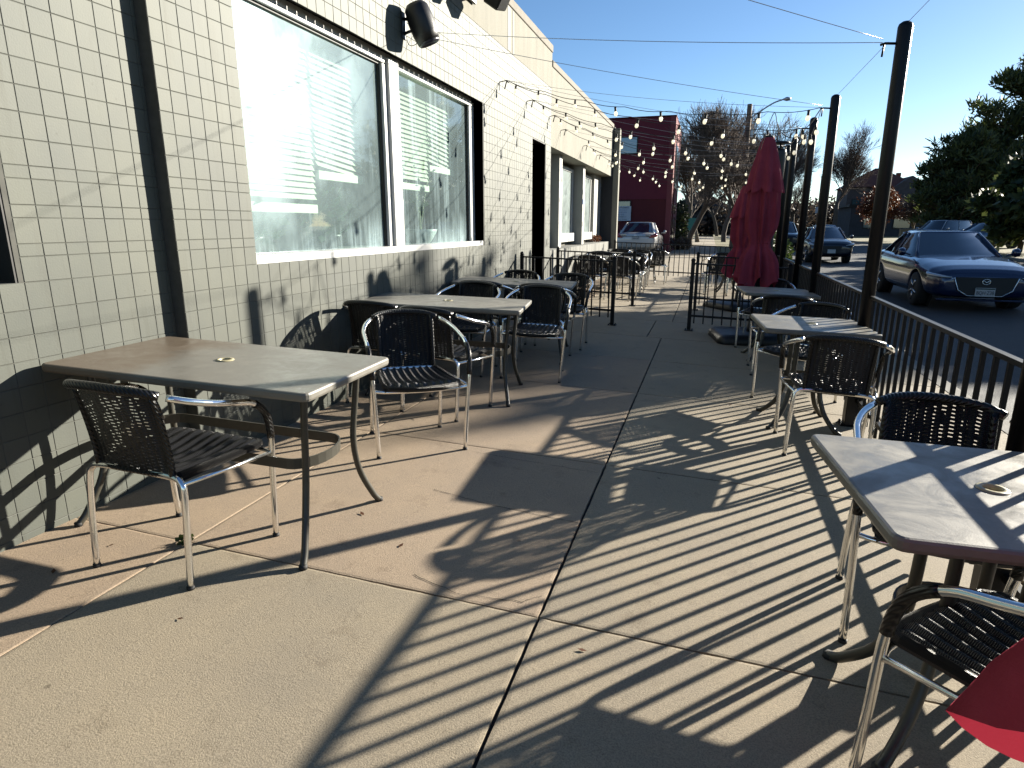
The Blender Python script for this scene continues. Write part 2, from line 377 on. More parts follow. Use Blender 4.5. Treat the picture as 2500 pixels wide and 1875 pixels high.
M['p_white'] = mat('white_car_paint', (.72, .72, .72), .3, coat=1.0); M['p_silver'] = paint('silver_car_paint', (.35, .38, .44)); M['p_black'] = paint('black_car_paint', (.01, .012, .018)); M['p_sky'] = paint('mid_blue_car_paint', (.05, .13, .28))
M['lamp'] = mat('headlamp_lens', (.6, .62, .65), .08, .3, coat=1); M['red_lamp'] = mat('tail_lamp_lens', (.4, .01, .02), .15, coat=1)
M['plate'] = mat('licence_plate', (.6, .62, .64), .4); M['plate_green'] = mat('plate_green_band', (.01, .05, .03), .5); M['ink'] = mat('dark_ink', (.01, .02, .05), .6); M['blueink'] = mat('blue_ink', (.05, .12, .35), .6)
M['bark'] = mat('grey_brown_bark', (.15, .115, .09), .9, 0, .4, 8, .6, 30)
M['bark_pale'] = mat('pale_bark', (.30, .24, .17), .9, 0, .4, 8, .6, 30)
M['twig'] = mat('fine_brown_twigs', (.17, .125, .10), .9, 0, .3, 3)
M['pinebark'] = mat('pine_bark', (.2, .13, .085), .9, 0, .4, 8, .6, 30)
def leaf_mat(name, a, b, tr=.35):
    a = kc(a); b = kc(b)
    m = bpy.data.materials.new(name); m.use_nodes = True
    N, L = nt(m); p = N['Principled BSDF']; out = N['Material Output']; p.inputs['Roughness'].default_value = .6
    g = N.new('ShaderNodeNewGeometry'); r = N.new('ShaderNodeValToRGB'); r.color_ramp.elements[0].color = (*a, 1); r.color_ramp.elements[1].color = (*b, 1)
    L.new(g.outputs['Random Per Island'], r.inputs['Fac']); L.new(r.outputs['Color'], p.inputs['Base Color'])
    t = N.new('ShaderNodeBsdfTranslucent'); L.new(r.outputs['Color'], t.inputs['Color'])
    mx = N.new('ShaderNodeMixShader'); mx.inputs[0].default_value = tr; L.new(p.outputs[0], mx.inputs[1]); L.new(t.outputs[0], mx.inputs[2]); L.new(mx.outputs[0], out.inputs['Surface']); return m
M['needles'] = leaf_mat('pine_needles', (.03, .055, .018), (.15, .18, .05))
M['hedgeleaf'] = leaf_mat('hedge_leaves', (.03, .06, .015), (.10, .14, .03))
M['rustleaf'] = leaf_mat('rusty_dead_leaves', (.13, .045, .02), (.24, .085, .03))
M['plantleaf'] = leaf_mat('houseplant_leaves', (.03, .07, .03), (.07, .15, .06))
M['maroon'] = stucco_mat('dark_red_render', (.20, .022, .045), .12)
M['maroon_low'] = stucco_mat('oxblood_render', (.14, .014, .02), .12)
M['pinkred'] = stucco_mat('sunlit_red_render', (.30, .07, .08), .12)  # paler copy of the red render, sunlight put into its colour
M['blind'] = mat('cream_blind_slats', (.66, .66, .50), .5, 0, .05, 4)
M['dark_room'] = mat('dark_interior', (.05, .15, .16), .9, 0, .3, 2)  # sky and tree reflection in the panes put in as teal
M['pot'] = mat('white_ceramic_pot', (.75, .76, .74), .3)
M['wood_pole'] = mat('weathered_wood_pole', (.26, .17, .11), .85, 0, .35, 6, .4, 40)
M['galv'] = mat('galvanised_steel', (.4, .41, .42), .4, .8)
M['roof_red'] = mat('red_tile_roof', (.24, .07, .04), .85, 0, .3, 3)
M['house_wall'] = mat('grey_brick_house', (.15, .13, .13), .9, 0, .25, 3)
M['house_dark'] = mat('dark_house_siding', (.07, .075, .09), .9, 0, .25, 1)
M['tape'] = mat('blue_masking_tape', (.03, .12, .5), .6)
M['white_sign'] = mat('white_sign_face', (.62, .68, .78), .5)
M['orange_box'] = mat('tan_cabinet', (.35, .22, .1), .7)
M['green_sign'] = mat('teal_sign', (.04, .25, .22), .6)

# ------------------------------------------------------------------ ground
def ground_z(x, y):
    if x < 2.1: return zf(x)
    return None
# base earth sheet to the horizon
mb = MB(); ys = [-60, 17, 40, 90, 200, 600, 1500]; xs = [-900, -200, -60, -20]
g = MB(); g.add([(-1500, -300, -.42), (1500, -300, -.42), (1500, 2500, -.42), (-1500, 2500, -.42)], [(0, 1, 2, 3)])
tag(g.build('ground', M['grass']), kind='structure')

# patio slabs with real dark joints, edges slightly ragged
SX = [(-2.64, -1.99), (-1.985, None), (None, None)]
def jag(a, k): return (noise.noise(Vector((a * 9.0, k * 7.3, 1.7))) * .0035 + noise.noise(Vector((a * 41.0, k * 3.1, 4.2))) * .0035)
def slab(mbx, x0, x1, y0, y1, gap=.004, key=0):
    out = []
    def edge(ax, ay, bx, by, nx, ny, k):
        L_ = math.hypot(bx - ax, by - ay); n = max(2, int(L_ / .05))
        for i in range(n):
            t = i / n; px, py = ax + (bx - ax) * t, ay + (by - ay) * t
            e = gap + abs(jag(px + py, k)) if 0 < i else gap
            out.append((px + nx * e, py + ny * e))
    edge(x0, y0, x1, y0, 0, 1, key + 1); edge(x1, y0, x1, y1, -1, 0, key + 2); edge(x1, y1, x0, y1, 0, -1, key + 3); edge(x0, y1, x0, y0, 1, 0, key + 4)
    n = len(out); cx = sum(p[0] for p in out) / n; cy = sum(p[1] for p in out) / n
    top = [(x, y, zf(x)) for x, y in out]
    inn = [(cx + (x - cx) * .985, cy + (y - cy) * .985, zf(cx + (x - cx) * .985) + .0015) for x, y in out]
    bot = [(x, y, zf(x) - .03) for x, y in out]
    fs = [tuple(range(n, 2 * n))]
    for k in range(n):
        q = (k + 1) % n; fs.append((k, q, q + n, k + n)); fs.append((k + 2 * n, q + 2 * n, q, k))
    mbx.add(top + inn + bot, fs)
rows = [-4, -1.2, .4, 1.875, 3.39, 5.05, 6.4, 7.78, 9.2, 10.8, 12.4, 14.0, 15.6, 17.2, 19.0, 21, 23, 25, 27.5, 30, 33, 37, 41, 46, 52, 60, 70, 85]
tan, grey = MB(), MB()
def jx(y): return -.48 if y < 7.7 else (-.655 if y < 9.1 else -.43)
key = 0
for i in range(len(rows) - 1):
    y0, y1 = rows[i], rows[i + 1]; ym = (y0 + y1) / 2; key += 11
    far = y0 >= 17
    if not far: slab(tan, -2.66, -1.989, y0, y1, .0015, key)
    if ym < 17: slab(tan if (1.8 < ym < 7) else grey, -1.988, jx(ym), y0, y1, .003, key + 1)
    else: slab(grey, -1.6, -.43, y0, y1, .006, key + 1)
    if ym < 17: slab(grey, jx(ym) + .004, 1.3, y0, y1, .004, key + 3)
    else: slab(grey, -.42, .45, y0, y1, .006, key + 3)
    if ym < 17: slab(grey, 1.31, 2.1, y0, y1, .005, key + 5)
tag(tan.build('patio_paving_tan', M['slab_tan']), kind='structure')
tag(grey.build('pavement', M['slab_grey']), kind='structure')
jb = MB(); jb.add([(-2.7, -4, zf(-2.7) - .014), (2.1, -4, zf(2.1) - .014), (2.1, 17.2, zf(2.1) - .014), (-2.7, 17.2, zf(-2.7) - .014)], [(0, 1, 2, 3)])
jb.add([(-1.7, 17.2, zf(-1.7) - .014), (.5, 17.2, zf(.5) - .014), (.5, 85, zf(.5) - .014), (-1.7, 85, zf(-1.7) - .014)], [(0, 1, 2, 3)])
tag(jb.build('ground_under_joints', M['joint']), kind='structure')
# hairline cracks in the slab
def crack(pts, w=.003):
    b = MB(); P = []
    for (ax, ay), (bx, by) in zip(pts, pts[1:]):
        for k in range(8):
            t = k / 8; P.append((ax + (bx - ax) * t + random.uniform(-.004, .004), ay + (by - ay) * t + random.uniform(-.005, .005)))
    P.append(pts[-1]); vs = []; fs = []
    for i, (x, y) in enumerate(P):
        ww = w * (.4 + random.random()); vs += [(x, y - ww, zf(x) + .0035), (x, y + ww, zf(x) + .0035)]
        if i: fs.append((2 * i - 2, 2 * i - 1, 2 * i + 1, 2 * i))
    b.add(vs, fs); return b
cb = crack([(-1.25, 2.72), (-.95, 2.66), (-.7, 2.64), (-.49, 2.62)], .0018)
c2 = crack([(-1.5, 3.32), (-.9, 3.27), (-.5, 3.25)], .001); cb.add(c2.v, c2.f)
c2 = crack([(-1.0, 1.97), (-.8, 1.91), (-.56, 1.94), (-.5, 2.0)], .0015); cb.add(c2.v, c2.f)
tag(cb.build('pavement_cracks', M['joint']), kind='structure')

# street, kerbs, park
rd = MB(); RX0, RX1 = 2.25, 13.2
for i in range(8):
    a, b_ = RX0 + (RX1 - RX0) * i / 8, RX0 + (RX1 - RX0) * (i + 1) / 8
    rd.add([(a, -40, -.27), (b_, -40, -.27), (b_, 400, -.27), (a, 400, -.27)], [(0, 1, 2, 3)])
tag(rd.build('road', M['asphalt']), kind='structure')
kb = MB(); kb.box((2.1, -40, -.4), (2.26, 400, zf(2.1) - .002), .015); kb.box((13.15, -40, -.4), (13.35, 400, -.13), .015)
tag(kb.build('kerb', M['kerb']), kind='structure')
pk = MB()
for i in range(12):
    for j in range(20):
        def pz(x, y): return -.13 + max(0, min(1, (x - 16) / 14)) * .22 + noise.noise(Vector((x * .1, y * .08, 0))) * .07 * min(1, (x - 13.3) / 4)
        x0, x1 = 13.3 + i * 8, 13.3 + (i + 1) * 8; y0, y1 = -40 + j * 16, -40 + (j + 1) * 16
        pk.add([(x0, y0, pz(x0, y0)), (x1, y0, pz(x1, y0)), (x1, y1, pz(x1, y1)), (x0, y1, pz(x0, y1))], [(0, 1, 2, 3)], True)
tag(pk.build('park_lawn', M['grass']), kind='structure')
pg = MB(); pg.add([(.45, 17.3, zf(.45) - .012), (2.12, 17.3, -.165), (2.12, 400, -.165), (.45, 400, zf(.45) - .012)], [(0, 1, 2, 3)])
pg.add([(-9, 36.5, -.05), (-1.6, 36.5, -.035), (-1.6, 120, -.035), (-9, 120, -.05)], [(0, 1, 2, 3)])
tag(pg.build('verge', M['grass']), kind='structure')
lt = MB(); lt.add([(-30, 17.3, -.028), (-1.6, 17.3, -.026), (-1.6, 36.5, -.03), (-30, 36.5, -.03)], [(0, 1, 2, 3)])
tag(lt.build('car_park_ground', M['soil']), kind='structure')
pl = MB(); pl.add([(2.1, 29, -.262), (13.1, 40, -.262), (13.1, 41.2, -.262), (2.1, 30, -.262)], [(0, 1, 2, 3)])
ln = MB(); ln.add([(3.55, -20, -.264), (3.66, -20, -.264), (3.66, 60, -.264), (3.55, 60, -.264)], [(0, 1, 2, 3)])
tag(ln.build('road_marking', M['linepaint']), kind='structure')
# side path on the park lawn
pth = MB(); pth.add([(34, 60, .16), (70, 66, .17), (70, 69, .17), (34, 63, .16)], [(0, 1, 2, 3)]); tag(pth.build('park_path', M['kerb']), kind='structure')

# ------------------------------------------------------------------ restaurant building
BLD = empty('restaurant_building', (-2.53, 0, 0), 0, 'long low tiled restaurant with cream stucco parapet and steamed windows along the patio', 'building')
ZL = [0]
def zlines(zmax):
    z = [-.06]; base = [.04, .14, .24, .34, .44, .54, .64, .74, .84, .94, 1.05, 1.15, 1.2, 1.3, 1.35, 1.45, 1.5]
    z += base; c = 1.6
    while c < zmax - .02: z.append(round(c, 3)); c += .1
    z.append(zmax); return z
def tiles(x, y0, y1, z0, z1, off=0.0, holes=()):
    b = MB(); zs = [z for z in zlines(z1) if z >= z0 - 1e-6]
    if zs[0] > z0 + .01: zs = [z0] + zs
    k0 = math.floor((y0 - off) / .1); ys = [y0]; c = (k0 + 1) * .1 + off
    while c < y1 - .01:
        if c > y0 + .01: ys.append(c)
        c += .1
    ys.append(y1)
    for j in range(len(zs) - 1):
        for i in range(len(ys) - 1):
            a, bb, c0, c1 = ys[i], ys[i + 1], zs[j], zs[j + 1]
            cy, cz = (a + bb) / 2, (c0 + c1) / 2
            if any(h[0] < cy < h[1] and h[2] < cz < h[3] for h in holes): continue
            g = .0011; t = .0016; e = random.uniform(-.0006, .0006); tl = random.uniform(-.0006, .0006)
            A = [(x, a + g, c0 + g), (x, bb - g, c0 + g), (x, bb - g, c1 - g), (x, a + g, c1 - g)]
            i_ = .0018
            T = [(x + t + e, a + g + i_, c0 + g + i_), (x + t + e + tl, bb - g - i_, c0 + g + i_), (x + t + tl, bb - g - i_, c1 - g - i_), (x + t, a + g + i_, c1 - g - i_)]
            b.add(A + T, [(4, 5, 6, 7), (0, 1, 5, 4), (1, 2, 6, 5), (2, 3, 7, 6), (3, 0, 4, 7)])
    return b
XO = 2.53
def B(x): return x + XO
# near (set back) wall 1: y -3..2.56, recess window at left
WN0, WN1, WZ0, WZ1 = 3.13, 7.12, 1.05, 2.63
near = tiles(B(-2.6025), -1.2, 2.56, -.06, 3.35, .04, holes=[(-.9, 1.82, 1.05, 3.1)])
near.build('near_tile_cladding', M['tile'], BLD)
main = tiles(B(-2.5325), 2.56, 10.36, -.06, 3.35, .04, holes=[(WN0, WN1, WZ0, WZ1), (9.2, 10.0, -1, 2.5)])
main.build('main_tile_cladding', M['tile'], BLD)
w = MB()
# backing walls with openings (boxes butted)
def wall_x(b, x0, x1, y0, y1, z0, z1): b.box((B(x0), y0, z0), (B(x1), y1, z1))
wall_x(w, -2.9, -2.603, -4, -1.0, -.2, 3.35); wall_x(w, -2.9, -2.603, -1.0, 1.82, -.2, 1.05); wall_x(w, -2.9, -2.603, -1.0, 1.82, 3.1, 3.35); wall_x(w, -2.9, -2.603, 1.82, 2.56, -.2, 3.35)
wall_x(w, -2.9, -2.533, 2.56, WN0, -.2, 3.35); wall_x(w, -2.9, -2.533, WN0, WN1, -.2, WZ0); wall_x(w, -2.9, -2.533, WN0, WN1, WZ1, 3.35)
wall_x(w, -2.9, -2.533, WN1, 9.2, -.2, 3.35); wall_x(w, -2.9, -2.533, 9.2, 10.0, 2.5, 3.35); wall_x(w, -2.9, -2.533, 10.0, 10.36, -.2, 3.35)
w.build('wall', M['grout'], BLD)
st = MB(); wall_x(st, -2.9, -2.53, -4, 10.36, 3.352, 3.86); st.build('stucco_band', M['stucco'], BLD)
cp = MB(); cp.box((B(-3.2), -4, 3.862), (B(-2.515), 10.362, 3.965), .006); cp.build('parapet_cap', M['cap_stone'], BLD)
# vertical repaired strips of paler stucco
pt = MB(); pt.box((B(-2.532), 8.05, 3.36), (B(-2.527), 8.18, 3.85)); pt.box((B(-2.532), 8.26, 3.36), (B(-2.527), 8.32, 3.85)); pt.build('stucco_patch', mat('pale_stucco_patch', (.46, .45, .41), .9), BLD)
# window reveals, their shade put in as black
rv = MB()
d = .085
rv.box((B(-2.84), WN1, WZ0 - .01), (B(-2.535), WN1 + .012, WZ1 + .01)); rv.box((B(-2.84), WN0, WZ1 - .001), (B(-2.535), WN1, WZ1 + .012))
rv.box((B(-2.84), 1.81, 1.04), (B(-2.606), 1.825, 3.1)); rv.build('window_reveal', M['black_reveal'], BLD)
nw = MB(); nw.box((B(-2.88), -1.0, 1.06), (B(-2.86), 1.80, 3.09)); nw.build('near_window_pane', M['darkglass'], BLD)
# window: outer frame, mullion, sill
XF = -2.62
fr = MB()
fr.box((B(-2.70), WN0, WZ0 - .004), (B(-2.536), WN1 - .01, 1.10), .004)       # sill
fr.box((B(-2.70), WN0 + .002, WZ1 - .085), (B(XF + .005), WN1 - .13, WZ1 - .004), .004)
fr.box((B(-2.70), WN0 + .001, 1.10), (B(XF), WN0 + .055, WZ1 - .085), .004)
fr.box((B(-2.70), 4.955, 1.10), (B(XF + .004), 5.015, WZ1 - .09), .004)
fr.box((B(-2.70), 5.022, 1.10), (B(XF + .03), 5.19, WZ1 - .04), .004)
fr.box((B(-2.70), WN1 - .20, 1.10), (B(XF), WN1 - .13, WZ1 - .085), .004)
fr.box((B(-2.70), WN1 - .128, 1.10), (B(XF - .02), WN1 - .002, WZ1 - .03), .003)
W1 = fr.build('window_frame', M['white_paint'], BLD)
for lo_, hi_ in (((B(-2.715), 4.935, 1.10), (B(-2.64), 4.956, WZ1 - .085)), ((B(-2.715), WN1 - .215, 1.10), (B(-2.64), WN1 - .2, WZ1 - .085)), ((B(-2.715), WN0 + .05, 2.53), (B(-2.64), 4.934, 2.548))):
    gs = MB(); gs.box(lo_, hi_); gs.build('black_gasket', M['black_reveal'], BLD)
for (a, b_) in ((WN0 + .04, 4.96), (5.18, WN1 - .19)):
    g = MB(); g.add([(B(-2.66), a, 1.09), (B(-2.66), b_, 1.09), (B(-2.66), b_, WZ1 - .08), (B(-2.66), a, WZ1 - .08)], [(0, 1, 2, 3)]); g.build('window_pane', M['pane'], BLD)
# interior
ro = MB(); ro.add([(B(-5.5), 2.7, .9), (B(-5.5), 8.6, .9), (B(-5.5), 8.6, 3.0), (B(-5.5), 2.7, 3.0), (B(-2.91), 2.7, .9), (B(-2.91), 8.6, .9), (B(-2.91), 8.6, 3.0), (B(-2.91), 2.7, 3.0)], [(0, 1, 2, 3), (0, 4, 5, 1), (3, 2, 6, 7), (0, 3, 7, 4), (1, 5, 6, 2)])
ro.build('room_interior', M['dark_room'], BLD)
ss = MB(); ss.box((B(-3.25), WN0 - .2, .95), (B(-2.72), WN1 + .2, 1.085), .01); ss.build('inner_sill', mat('inner_sill_wood', (.2, .22, .2), .6), BLD)
# blinds (one part each)
def blind(y0, y1, ztop, zbot, tilt=0.0, skew=0.0):
    b = MB(); n = int((ztop - zbot) / .041); X = B(-2.80)
    for i in range(n):
        z = ztop - i * .041; f = i / n
        a, c = y0 + random.uniform(-.003, .003), y1 + random.uniform(-.003, .003)
        zs = skew * f
        b.add([(X - .012, a, z + .017), (X - .012, c, z + .017 + zs), (X + .010, c, z - .019 + zs), (X + .010, a, z - .019)], [(0, 1, 2, 3)])
    z = ztop - n * .041
    b.box((X - .02, y0, z - .075), (X + .015, y1, z - .012 + min(0, 0)), .004, Matrix.Translation((0, 0, 0)))
    return b.build('window_blind', M['blind'], BLD)
blind(3.2, 4.18, 2.58, 1.40); blind(4.22, 4.86, 2.58, 1.66, skew=-.06); blind(5.24, 6.18, 2.58, 1.66); blind(6.2, 6.86, 2.58, 1.86, skew=-.07)
# doorway
dr = MB(); dr.box((B(-3.1), 10.0, -.06), (B(-2.537), 10.012, 2.5)); dr.box((B(-3.1), 9.188, -.06), (B(-2.537), 9.2, 2.5)); dr.box((B(-3.1), 9.2, 2.488), (B(-2.537), 10.0, 2.5)); dr.build('doorway_reveal', M['black_reveal'], BLD)  # doorway shade put into the reveals as black
D = MB(); D.box((B(-3.12), 9.2, -.06), (B(-3.08), 10.0, 2.49), .004); D = D.build('door', M['black'], BLD)
h = MB(); h.tube([(B(-3.03), 9.3, .9), (B(-3.03), 9.3, 1.2)], .012, 6); h.build('door_handle', M['chrome'], D)
# far section: stucco beam, recessed window bay, low planter wall, end fin
fs_ = MB(); fs_.box((B(-3.6), 10.362, 2.5), (B(-2.532), 17.0, 3.668)); fs_.build('stucco_beam', M['stucco'], BLD)
cp2 = MB(); cp2.box((B(-3.7), 10.364, 3.67), (B(-2.515), 17.0, 3.76), .005); cp2.build('beam_cap', M['cap_stone'], BLD)
lw_ = MB(); lw_.box((B(-3.3), 10.362, -.1), (B(-2.531), 17.0, .87), .005); lw_.build('planter_wall', M['planter'], BLD)
bk = MB(); bk.box((B(-3.75), 10.362, .87), (B(-2.96), 17.0, 2.5)); bk.build('recessed_wall', M['stucco'], BLD)
sd = MB(); sd.box((B(-3.3), 15.4, .872), (B(-2.6), 16.998, 2.499)); 
fn = MB(); fn.box((B(-4.6), 17.0, -.1), (B(-2.50), 17.22, 3.70)); fn.build('end_fin', M['fin'], BLD)
fe = MB(); fe.box((B(-2.498), 17.0, -.1), (B(-2.36), 17.22, 3.66), .004); fe.build('corner_pier', M['stucco'], BLD)  # end face of the fin, left pale beside its shade-coloured front
for k, (y0, y1) in enumerate(((10.5, 11.5), (12.15, 13.75), (14.25, 15.9))):
    f = MB(); X = -2.86
    f.box((B(X - .05), y0, .95), (B(X), y0 + .07, 2.42), .003); f.box((B(X - .05), y1 - .07, .95), (B(X), y1, 2.42), .003)
    f.box((B(X - .05), y0 + .07, 2.35), (B(X), y1 - .07, 2.42), .003); f.box((B(X - .05), y0, .95), (B(X + .06), y1, 1.12), .003)
    if k == 1: f.box((B(X - .05), y0 + .48, 1.12), (B(X), y0 + .55, 2.35), .003)
    F = f.build('bay_window', M['white_paint'], BLD)
    g = MB(); g.box((B(X - .04), y0 + .06, 1.1), (B(X - .02), y1 - .06, 2.36)); g.build('pane', M['foggyglass'], F)
pr = MB()
PM_ = mat('pale_pier_paint', (.42, .42, .39), .6, 0, .1, 3)
for y in (11.55, 13.8):
    pr = MB(); pr.box((B(-2.955), y, .872), (B(-2.66), y + .24, 2.499), .004); PR = pr.build('window_pier', PM_, BLD)
pr = MB(); pr.box((B(-2.955), 16.0, .872), (B(-2.8), 16.99, 2.499)); pr.build('end_pier', PM_, BLD)
tp = MB(); tp.box((B(-2.659), 13.81, 1.72), (B(-2.653), 14.03, 1.82)); tp.build('masking_tape', M['tape'], PR)

# ------------------------------------------------------------------ chairs
def make_chair():
    c = empty('armchair')
    arcL = crom([(.257, .225, 0), (.268, .215, .25), (.280, .205, .46), (.288, .170, .575), (.288, .095, .635), (.285, .0, .66), (.275, -.10, .685), (.240, -.19, .715), (.165, -.262, .748), (.085, -.292, .760), (0, -.30, .764)], 5)
    n = len(arcL)
    for sgn in (1, -1):
        P = [Vector((p.x * sgn, p.y, p.z)) for p in arcL]
        l = MB(); l.tube(P[:12], .0125, 10); L = l.build('front_leg', M['alu'], c)
        k = MB(); k.tube([(.257 * sgn, .225, -.0), (.257 * sgn, .2247, .012)], .0145, 10); k.build('foot_cap', M['cap'], L)
        a = MB(); a.tube(P[11:n - 13], .0128, 10); A = a.build('armrest', M['alu'], c)
        wv = MB(); wv.tube(P[10:20], .0155, 10); wv.build('arm_wrap', M['wrap'], A)
    full = [Vector((p.x, p.y, p.z)) for p in arcL[n - 13:]] + [Vector((-p.x, p.y, p.z)) for p in reversed(arcL[n - 13:-1])]
    # rear legs: inverted U
    U = crom([(.222, -.215, 0), (.222, -.205, .2), (.218, -.195, .36), (.205, -.19, .405), (.16, -.188, .422), (0, -.188, .424), (-.16, -.188, .422), (-.205, -.19, .405), (-.218, -.195, .36), (-.222, -.205, .2), (-.222, -.215, 0)], 5)
    u = MB(); u.tube(U, .0125, 10); UB = u.build('rear_leg_hoop', M['alu'], c)
    for sgn in (1, -1):
        k = MB(); k.tube([(.222 * sgn, -.215, 0), (.222 * sgn, -.2147, .012)], .0145, 10); k.build('foot_cap', M['cap'], UB)
    s = MB()
    s.tube(crom([(.275, .205, .392), (.2, .225, .389), (0, .235, .386), (-.2, .225, .389), (-.275, .205, .392)], 4), .0095, 8)
    for sg in (1, -1): s.tube([(.276 * sg, .205, .392), (.25 * sg, .0, .398), (.214 * sg, -.193, .402)], .0085, 8)
    s.build('seat_frame', M['alu'], c)
    # woven seat with padded ribs
    def seat(u_, v):
        x = (u_ - .5) * 2; y = -.18 + v * .42
        wdt = .185 + .036 * v
        z = .428 - .022 * math.sin(math.pi * min(1, v * 1.05)) * (1 - x * x) + .012 * (v ** 3)
        e = max(0, (abs(x) - .8) / .2); z -= .02 * e * e; ev = max(0, (v - .9) / .1); z -= .03 * ev * ev
        if .04 < u_ < .96: z += .006 * math.cos(u_ * 9 * 2 * math.pi + math.pi)
        yy = y + (.012 * math.cos(x * 1.5) if v > .5 else 0)
        return (x * wdt, yy, z)
    q = MB(); q.grid(seat, 54, 14)
    q.tube([(-.18, -.17, .42), (-.20, .02, .417), (-.215, .2, .42), (-.195, .238, .412), (-.1, .252, .405), (0, .256, .403), (.1, .252, .405), (.195, .238, .412), (.215, .2, .42), (.20, .02, .417), (.18, -.17, .42)], .017, 8)
    q.grid(lambda u_, v: ((u_ - .5) * (.39 + .06 * v), -.18 + v * .41, .405), 6, 3)
    q.build('seat', M['seatweave'], c)
    # woven back
    def back(u_, v):
        x = (u_ - .5) * 2
        zt = .764 - .018 * x * x; z = .425 + (zt - .425) * v
        w_ = .168 + .0 * v; dp = .022 * (1 - x * x)
        y = -.188 - dp * (.4 + .6 * v) - .095 * v ** 1.3 + .04 * v * x * x
        return (x * w_, y, z)
    bq = MB(); bq.grid(back, 20, 14)
    BK = bq.build('backrest', M['weave'], c)
    t = MB(); t.tube(full, .0165, 10)
    for sg in (0, 1): t.tube([back(sg, i / 8) for i in range(9)], .012, 8)
    t.tube([back(i / 8, 0) for i in range(9)], .009, 6)
    t.build('back_wrap', M['wrap'], BK)
    return c
CH = make_chair(); CHS = snapshot(CH); first_chair = [True]
chair_pos = []
def chair(x, y, rz, label, group, z=None):
    o = CH if first_chair[0] else copy_tree(CHS)
    first_chair[0] = False
    o.location = (x, y, zf(x) if z is None else z); o.rotation_euler = (0, R(2.0), R(rz)) if z is None else (0, 0, R(rz))
    # feet follow the fall of the paving
    a = math.atan(.035); o.rotation_euler = (Matrix.Rotation(a, 3, 'Y') @ Matrix.Rotation(R(rz), 3, 'Z')).to_euler()
    tag(o, label, 'chair', group); return o
G1 = 'wicker armchairs along the building'; G2 = 'wicker armchairs along the street railing'
chair(-1.945, 1.82, 0, 'nearest wicker armchair on the left, back to the viewer, tucked under the rust-stained table', G1)
chair(-1.655, 3.33, -141, 'wicker armchair turned towards the viewer between the first and second long tables', G1)
chair(-1.75, 4.03, -8, 'wicker armchair on the aisle side of the second long table, back to the viewer', G1)
chair(-2.24, 4.10, 1, 'wicker armchair against the wall at the second long table, back to the viewer', G1)
chair(-1.42, 5.31, -175, 'wicker armchair facing the viewer on the aisle side beyond the second long table', G1)
chair(-2.07, 5.26, 177, 'wicker armchair facing the viewer beside the wall beyond the second long table', G1)
chair(-1.53, 6.0, 5, 'wicker armchair on the aisle side pushed under the third long table, back to the viewer', G1)
chair(-2.1, 5.93, 2, 'wicker armchair beside the wall pushed under the third long table, back to the viewer', G1)
chair(-1.5, 6.82, 178, 'wicker armchair on the aisle side behind the third long table, facing the viewer', G1)
chair(-2.12, 6.86, 176, 'wicker armchair beside the wall behind the third long table, facing the viewer', G1)
chair(.765, 4.16, -3, 'wicker armchair, back to the viewer, under the sunlit square table with thin stripes', G2)
chair(.76, 5.36, 148, 'wicker armchair turned to the aisle just behind the second square table', G2)
chair(.70, 6.35, -4, 'wicker armchair with its back to the viewer under the shaded third square table', G2)
chair(.66, 7.75, 172, 'wicker armchair behind the shaded third square table, facing the viewer', G2)
chair(.80, 2.30, 176, 'wicker armchair facing the viewer behind the nearest square table on the right', G2)
chair(.78, 1.50, 44, 'wicker armchair in the bottom right corner with its ribbed seat under the red umbrella', G2)
for x, y, rz, l in ((-2.05, 11.5, 2, 'wicker armchair beside the wall just beyond the second low barrier, back to the viewer'), (-1.5, 11.5, -6, 'wicker armchair by the aisle just beyond the second low barrier, back to the viewer'),
                    (-1.45, 12.72, 172, 'wicker armchair by the aisle between the fourth and fifth long tables, facing the viewer'), (-2.1, 12.75, 186, 'wicker armchair beside the wall between the fourth and fifth long tables, facing the viewer'),
                    (-1.5, 13.2, -4, 'wicker armchair by the aisle pushed under the fifth long table, back to the viewer'), (-2.1, 13.22, 4, 'wicker armchair beside the wall pushed under the fifth long table, back to the viewer'),
                    (-1.5, 14.35, 176, 'wicker armchair by the aisle behind the fifth long table, facing the viewer'),
                    (-1.17, 15.25, 2, 'wicker armchair standing out into the aisle by the last long table, back to the viewer'), (-1.95, 14.95, 0, 'wicker armchair beside the wall at the last long table, back to the viewer')):
    chair(x, y, rz, l, 'wicker armchairs beyond the low barriers')
chair(.16, 13.5, 6, 'wicker armchair behind the right hand barrier, back to the viewer', 'wicker armchairs beyond the low barriers')
chair(.62, 13.6, -3, 'wicker armchair behind the right hand barrier, nearest the street railing', 'wicker armchairs beyond the low barriers')
chair(.3, 14.95, 170, 'wicker armchair facing the viewer at the far right hand table', 'wicker armchairs beyond the low barriers')

